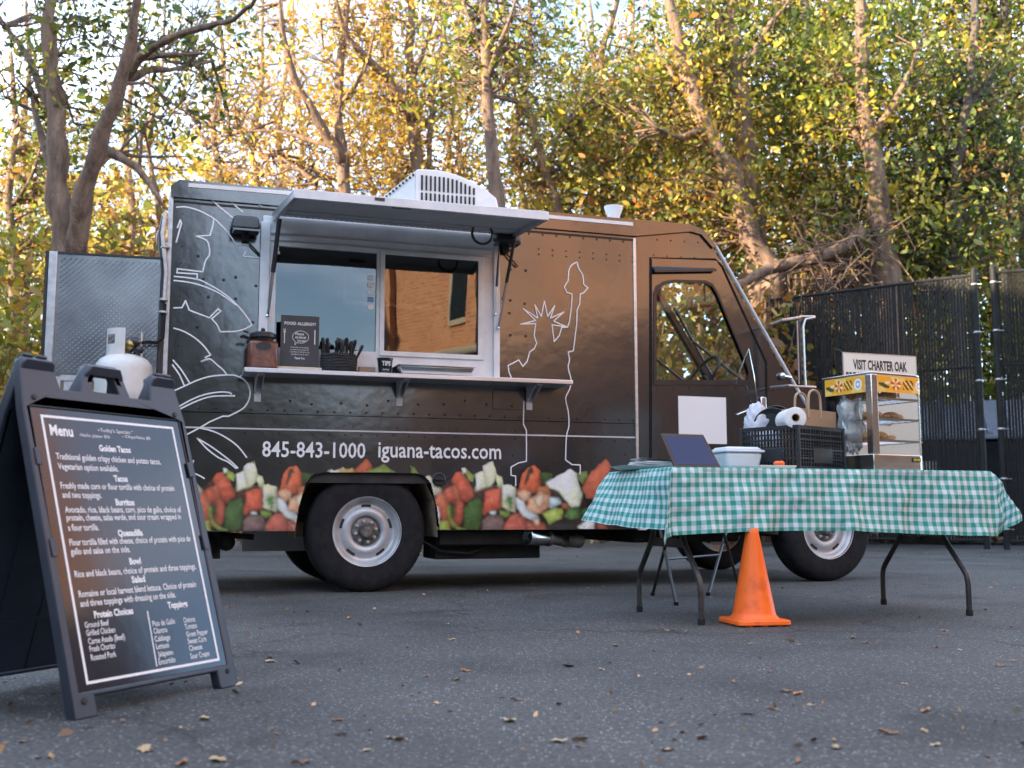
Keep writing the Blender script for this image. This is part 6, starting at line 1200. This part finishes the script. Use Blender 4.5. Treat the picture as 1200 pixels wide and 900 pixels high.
crumple('napkin_pack', 'pale wrapped bundle inside the left half of the crate', 'bundle', 905, 528, .02, .09, .07, .085, mat('pale_wrap', (.5, .52, .54), .5), 12, .35)
# ------------------------------------------------------------------ glass food warmer
wr_ = thing('food_warmer', 'glass-sided stainless food warmer with orange picture banners on the right of the table', 'food warmer', tb.w(tb.L(1028, 548, -.22)[0], -.22, TZ), tb.a+R(11)); wf_ = Frame(wr_.location, tb.a+R(11)); wf_.o[2] = 0
w1 = wf_.L(1087, 545, 0.0)[0]; hw_ = wf_.L(1030, 436, 0)[1]-TZ; dp = .36; cr_ = .06
def wring(x0, x1, y0, y1, z0, z1, b, r=cr_):
    pts = [(x0, y0), (x1-r, y0)]+[(x1-r+r*math.sin(a), y0+r-r*math.cos(a)) for a in np.linspace(0, PI/2, 6)[1:]]+[(x1, y1), (x0, y1)]; n = len(pts); b.add([(p[0], p[1], z0) for p in pts]+[(p[0], p[1], z1) for p in pts], [tuple(range(n-1, -1, -1)), tuple(range(n, 2*n))]+[(i, (i+1) % n, n+(i+1) % n, n+i) for i in range(n)]); return b
wring(-.022, w1, 0, dp, .0, .085, MB()).build('base', M['steel'], wr_, bevel=.004); wring(-.022, w1, 0, dp, hw_-.012, hw_, MB()).build('top_cover', M['steel'], wr_, bevel=.003)
b = MB(); b.box(-.024, .022, -.004, .040, .086, hw_-.0125); b.build('corner_post', M['steel'], wr_, bevel=.004)
b = MB(); b.box(-.020, .004, dp-.03, dp, .086, hw_-.0125); b.build('corner_post', M['black_trim'], wr_); b = MB(); b.box(w1-.02, w1-.004, dp-.02, dp-.002, .086, hw_-.0125); b.build('corner_post', M['steel'], wr_)
b = MB(); bz0 = hw_-.105
pts = [(.022, .001), (w1-cr_, .001)]+[(w1-cr_+cr_*math.sin(a), cr_-cr_*math.cos(a)) for a in np.linspace(0, PI/2, 6)[1:]]
b.add([(p[0], p[1], .086) for p in pts]+[(p[0], p[1], bz0) for p in pts], [(i, i+1, len(pts)+i+1, len(pts)+i) for i in range(len(pts)-1)]); b.build('front_glass', M['glass'], wr_, smooth=True)
b = MB(); b.add([(w1, cr_, .086), (w1, dp-.02, .086), (w1, dp-.02, hw_-.013), (w1, cr_, hw_-.013)], [(0, 1, 2, 3)]); b.add([(-.018, .045, .086), (-.018, dp-.035, .086), (-.018, dp-.035, bz0), (-.018, .045, bz0)], [(0, 1, 2, 3)]); b.build('side_glass', M['glass'], wr_)
# banners: grid painted with pepper, pizza ring, ribs, cup
def banner(P, name):
    nx, nz = 90, 26; vs = []; cols = []
    for j in range(nz+1):
        for i in range(nx+1):
            u, v = i/nx, j/nz; p = P(u); vs.append((p[0], p[1], bz0+(hw_-.014-bz0)*v)); x = u*4.2; k = int(x); fx = x-k-.5; fy = (v-.5)*1.15; r = math.hypot(fx, fy); c = (.90, .42, .03)
            if math.sin(u*9+v*5)+.4*math.sin(u*31-v*9) > .55: c = (.92, .60, .15)
            if k == 0 and abs(fy+.1+fx*.25) < .16-abs(fx-.05)*.22 and -.4 < fx < .45: c = (.06, .09, .02)
            if k == 0 and fx > .12 and abs(fy-.05) < .09: c = (.9, .75, .5)
            if k == 1 and .14 < r < .40: c = (.62, .10, .03) if math.sin(math.atan2(fy, fx)*5) > -.2 else (.95, .8, .45)
            if k == 2 and abs(fy) < .34 and math.sin((fx+fy*.8)*17) > .1 and abs(fx) < .42: c = (.10, .03, .015)
            if k == 3 and r < .40: c = (.85, .85, .84) if not (.16 < r < .23) else (.25, .27, .3)
            if v < .05 or v > .95: c = (.86, .5, .1)
            cols.append((*c, 1))
    me = bpy.data.meshes.new(name); w_ = nx+1; me.from_pydata(vs, [], [(j*w_+i, j*w_+i+1, (j+1)*w_+i+1, (j+1)*w_+i) for j in range(nz) for i in range(nx)]); ca = me.color_attributes.new('Col', 'FLOAT_COLOR', 'POINT'); ca.data.foreach_set('color', np.array(cols, np.float32).ravel()); me.materials.append(M['banner']); link(bpy.data.objects.new(name, me), wr_)
M['banner'] = attr_mat('banner_print', .35); pl = np.array(pts); sl = np.concatenate([[0], np.cumsum(np.linalg.norm(np.diff(pl, axis=0), axis=1))]); banner(lambda u: (float(np.interp(u*sl[-1], sl, pl[:, 0])), float(np.interp(u*sl[-1], sl, pl[:, 1]))-.0015), 'front_banner'); banner(lambda u: (-.0205, .335-.29*u), 'side_banner')
for k, z in enumerate((.16, .275, .385)):
    b = MB()
    for i in range(8): b.tube([(.03, .02+.31*i/7, z), (w1-.02, .02+.31*i/7, z)], .0022, 5)
    for x in (.03, w1-.02): b.tube([(x, .02, z-.004), (x, .33, z-.004)], .003, 5)
    s_ = b.build('wire_shelf', M['chrome'], wr_, smooth=True)
    b = MB(); b.box(.02, w1-.015, .012, .018, z-.008, z+.004); b.build('shelf_edge', M['steel'], s_)
b = MB(); b.box(.01, .05, .30, .34, .086, hw_-.02); b.build('rear_frame', M['black_trim'], wr_)
b = MB(); xs0 = w1-.115; b.box(xs0, xs0+.062, -.003, -.0005, .048, .072); sp_ = b.build('name_sticker', M['black_trim'], wr_); text_mesh([('VEVOR', xs0+.031, .054, .013, .050, 'c', .02)], 'lettering', mat('yellow_print', (.8, .65, .03), .4), wr_, y=-.0036)
bread = vary(mat('baked_pastry', (.4, .2, .07), .6), (.28, .11, .03), (.55, .32, .14), 20, bump=.5, bscale=30)
pme = MB().sphere((0, 0, .018), .05, 14, 8, (1.0, .6, .42)).mesh('pastry', bread, True, 180)
k = 0
for z, xs_ in ((.162, (.06, .12, .19)), (.277, (.05, .10, .16, .22, .27)), (.387, (.06, .13, .20))):
    for x in xs_:
        if x > w1-.04: continue
        for y in (.09, .22):
            p = share('pastry', pme); p.location = tuple(wf_.w(x, y+rng.normal()*.01, TZ+z+.002)); p.rotation_euler = (rng.normal()*.1, rng.normal()*.1, rng.random()*3); p.scale = (1, 1, .7+rng.random()*.7)
            tag(p, ['golden pastry on the low shelf of the glass warmer', 'golden pastry on the middle shelf of the glass warmer', 'golden pastry on the top shelf of the glass warmer'][int(k)], 'pastry', ['pastries on the low warmer shelf', 'pastries on the middle warmer shelf', 'pastries on the top warmer shelf'][int(k)])
    k += 1
# brewery sign standing behind the warmer
q0 = tb.L(988, 415, .34); q1 = tb.L(1075, 410, .34); sx0, sx1 = q0[0], q1[0]; bt = thing('brewery_sign', 'white board reading VISIT CHARTER OAK standing behind the food warmer', 'sign', tb.w(sx0, .34, TZ), tb.a+R(2)); ws = sx1-sx0; zt = q0[1]-TZ+.01
b = MB(); b.box(0, ws, 0, .006, .02, zt); b.build('board', mat('cream_board', (.74, .72, .64), .5), bt); b = MB(); b.box(-.003, 0, -.002, .008, .02, zt); b.box(ws, ws+.003, -.002, .008, .02, zt); b.box(-.003, ws+.003, -.002, .008, zt, zt+.003); b.build('edging', M['alu'], bt)
blk = mat('black_ink', (.02, .02, .02), .5); red = mat('red_brown_ink', (.35, .10, .05), .5)
text_mesh([('VISIT CHARTER OAK', ws*.5, zt-.094, .058, ws*.74, 'c', .03), ('BREWERY AND TAPROOM', ws*.5, zt-.170, .058, ws*.94, 'c', .035)], 'lettering', blk, bt, y=-.001)
text_mesh([('FRIDAY', ws*.5, zt-.25, .055, ws*.6, 'c', .035), ('AND', ws*.5, zt-.42, .05, ws*.3, 'c', .035)], 'lettering', red, bt, y=-.001)
text_mesh([('4-8 PM', ws*.5, zt-.335, .045, ws*.55, 'c', .03)], 'lettering', red, bt, y=-.001) if False else None
for x in (.05, ws-.05): b = MB(); b.tube([(x, .008, .45), (x, .10, .01)], .006, 6); b.tube([(x, .0, .02), (x, .0, .0)], .006, 6); b.build('easel_leg', M['black_trim'], bt, smooth=True)
b = MB(); b.tube([(.0, .003, zt-.005), (-.02, .003, zt+.014), (-.06, .003, zt+.022)], .002, 5); b.build('wire_tie', M['chrome'], bt, smooth=True)

# ------------------------------------------------------------------ traffic cone
cb = on_ground(884, 731.5); cn = thing('traffic_cone', 'plain orange traffic cone standing in front of the table', 'cone', cb, R(12))
M['cone'] = vary(mat('orange_cone_plastic', (.95, .13, .01), .42), (.62, .085, .012), (1.0, .16, .012), 7, lo=.25, hi=.46, rvar=.1, bump=.1)
b = MB(); hc = .455; b.lathe([(.118, .026), (.116, .034), (.105, .044), (.100, .06), (.033, hc-.03), (.031, hc-.006), (.027, hc), (.020, hc), (.020, hc-.03)], 40); b.build('cone_body', M['cone'], cn, smooth=True, ang=50)
e = .135; P = rrect(-e, e, -e, e, .03, 5); b = MB(); n = len(P); b.add([(p[0], p[1], .006) for p in P]+[(p[0]*.98, p[1]*.98, .028) for p in P], [tuple(range(n-1, -1, -1)), tuple(range(n, 2*n))]+[(i, (i+1) % n, n+(i+1) % n, n+i) for i in range(n)]); b.build('base', M['cone'], cn, bevel=.004)
for i in range(4):
    for s in (-.7, 0, .7): a = i*PI/2; b = MB(); b.lathe([(.018, 0), (.02, .001), (.02, .008), (.017, .009)], 10, ((e-.028)*math.cos(a)-s*(e-.03)*math.sin(a), (e-.028)*math.sin(a)+s*(e-.03)*math.cos(a), 0)); b.build('foot', M['cone'], cn)
# folding stand whose crossed black legs show under the left end of the table
fs = thing('folding_stand', 'black folding stand with crossed thin legs behind the left table legs', 'stand', on_ground(798, 700), 0); o_ = np.array(fs.location)
ft = [on_ground(792.5, 709.6), on_ground(765, 698), on_ground(866, 690), on_ground(830, 698)]
tops = [ft[1]+np.array([.02, .05, .62]), ft[0]+np.array([.02, -.02, .62]), ft[3]+np.array([.05, 0, .62]), ft[2]+np.array([-.02, -.05, .62])]
for f_, t_ in zip(ft, tops):
    b = MB(); b.tube([f_-o_+np.array([0, 0, .01]), t_-o_], .0105, 8); l = b.build('leg', M['black_trim'], fs, smooth=True); b = MB(); b.lathe([(.014, 0), (.014, .02)], 8, tuple(f_-o_)); b.build('foot_cap', M['rubber'], l)
b = MB(); m0 = ft[0]*.6+tops[0]*.4-o_; m1 = ft[3]*.6+tops[3]*.4-o_; b.tube([m0, m1], .008, 6); b.build('crossbar', M['black_trim'], fs, smooth=True)
c = sum(tops)/4-o_; b = MB(); b.box(c[0]-.25, c[0]+.25, c[1]-.2, c[1]+.2, c[2], c[2]+.02); b.build('stand_top', M['black_trim'], fs, bevel=.005)
# ------------------------------------------------------------------ fallen leaves and twigs on the asphalt
def leaf_mesh(kind, colr):
    b = MB(); pts = []; n = 22
    for i in range(n):
        a = 2*PI*i/n; r = (.026+.012*abs(math.cos(a*2.5+.3))+.006*math.sin(a*7)) if kind else .022+.016*abs(math.cos(a)); r *= (1+.15*rng.normal()*.5); pts.append((r*math.cos(a), r*math.sin(a)*(.7 if kind else .5), .004+.010*abs(math.sin(a*1.5+kind))+.006*rng.random()))
    b.add([(0, 0, .003)]+pts, [(0, 1+i, 1+(i+1) % n) for i in range(n)]); b.tube([(-.02, 0, .006), (-.05, .006, .010)], .0012, 4)
    me = b.mesh('leaf', mat('fallen_leaf_%d' % len(bpy.data.materials), colr, .7)); return me
lm = [leaf_mesh(k % 2, c) for k, c in enumerate([(.34, .20, .09), (.42, .30, .16), (.26, .13, .06), (.50, .38, .22), (.38, .17, .06), (.20, .12, .07)])]
px_leaves = [(408, 725), (343, 730), (462, 707), (530, 750), (545, 787), (535, 797), (483, 815), (512, 825), (604, 821), (597, 846), (500, 793), (720, 757), (768, 763), (705, 785), (612, 879), (655, 870), (680, 876), (778, 880), (305, 737), (315, 776), (325, 861), (458, 866), (510, 755), (357, 894), (268, 712), (255, 892), (213, 896), (240, 843),
  (1098, 759), (1172, 781), (1085, 834), (1083, 857), (1040, 860), (1096, 874), (935, 814), (921, 811), (977, 868), (980, 877), (935, 893), (880, 755), (838, 838), (1014, 754), (1107, 740), (1060, 802), (800, 859), (783, 880), (903, 788), (1150, 652), (1066, 658), (1082, 692), (1000, 748), (1155, 715), (950, 706), (972, 710), (924, 724), (690, 690), (520, 698), (536, 696), (560, 694), (300, 700), (345, 718), (1130, 672), (1185, 735), (1125, 762), (640, 742), (590, 722), (905, 832), (770, 790), (860, 800), (1020, 700), (1190, 690), (28, 870), (60, 888), (170, 880), (395, 845), (430, 880)]
for i, (px, py) in enumerate(px_leaves):
    p = on_ground(px, py); o = share('fallen_leaf', lm[i % 6], None, p, (rng.normal()*.1, rng.normal()*.1, rng.random()*6.28)); s = (.26+.42*rng.random()**1.4); o.scale = (s, s, s*.8); o.location.z = .0005
    tag(o, 'small dry curled leaf lying alone on the open asphalt', 'leaf', 'dry leaves scattered over the asphalt')
n = 420; C = []
for i in range(n):
    p = on_ground(rng.uniform(-60, 1260), 640+260*rng.random()**1.6); C.append((p[0], p[1], .006))
PAL['litter'] = [(.30, .18, .08), (.38, .27, .15), (.20, .12, .06), (.14, .10, .07)]
leaves('leaf_crumbs', np.array(C), 'litter', None, .010, .4, M['litter'], 'stuff', flat=.15)
n = 2600; C = np.stack([rng.uniform(-12, 12, n), 20.2+rng.normal(size=n)*.9, np.full(n, .02)], 1); leaves('leaf_drift', C, 'litter', None, .05, .4, M['litter'], 'stuff', flat=.4)
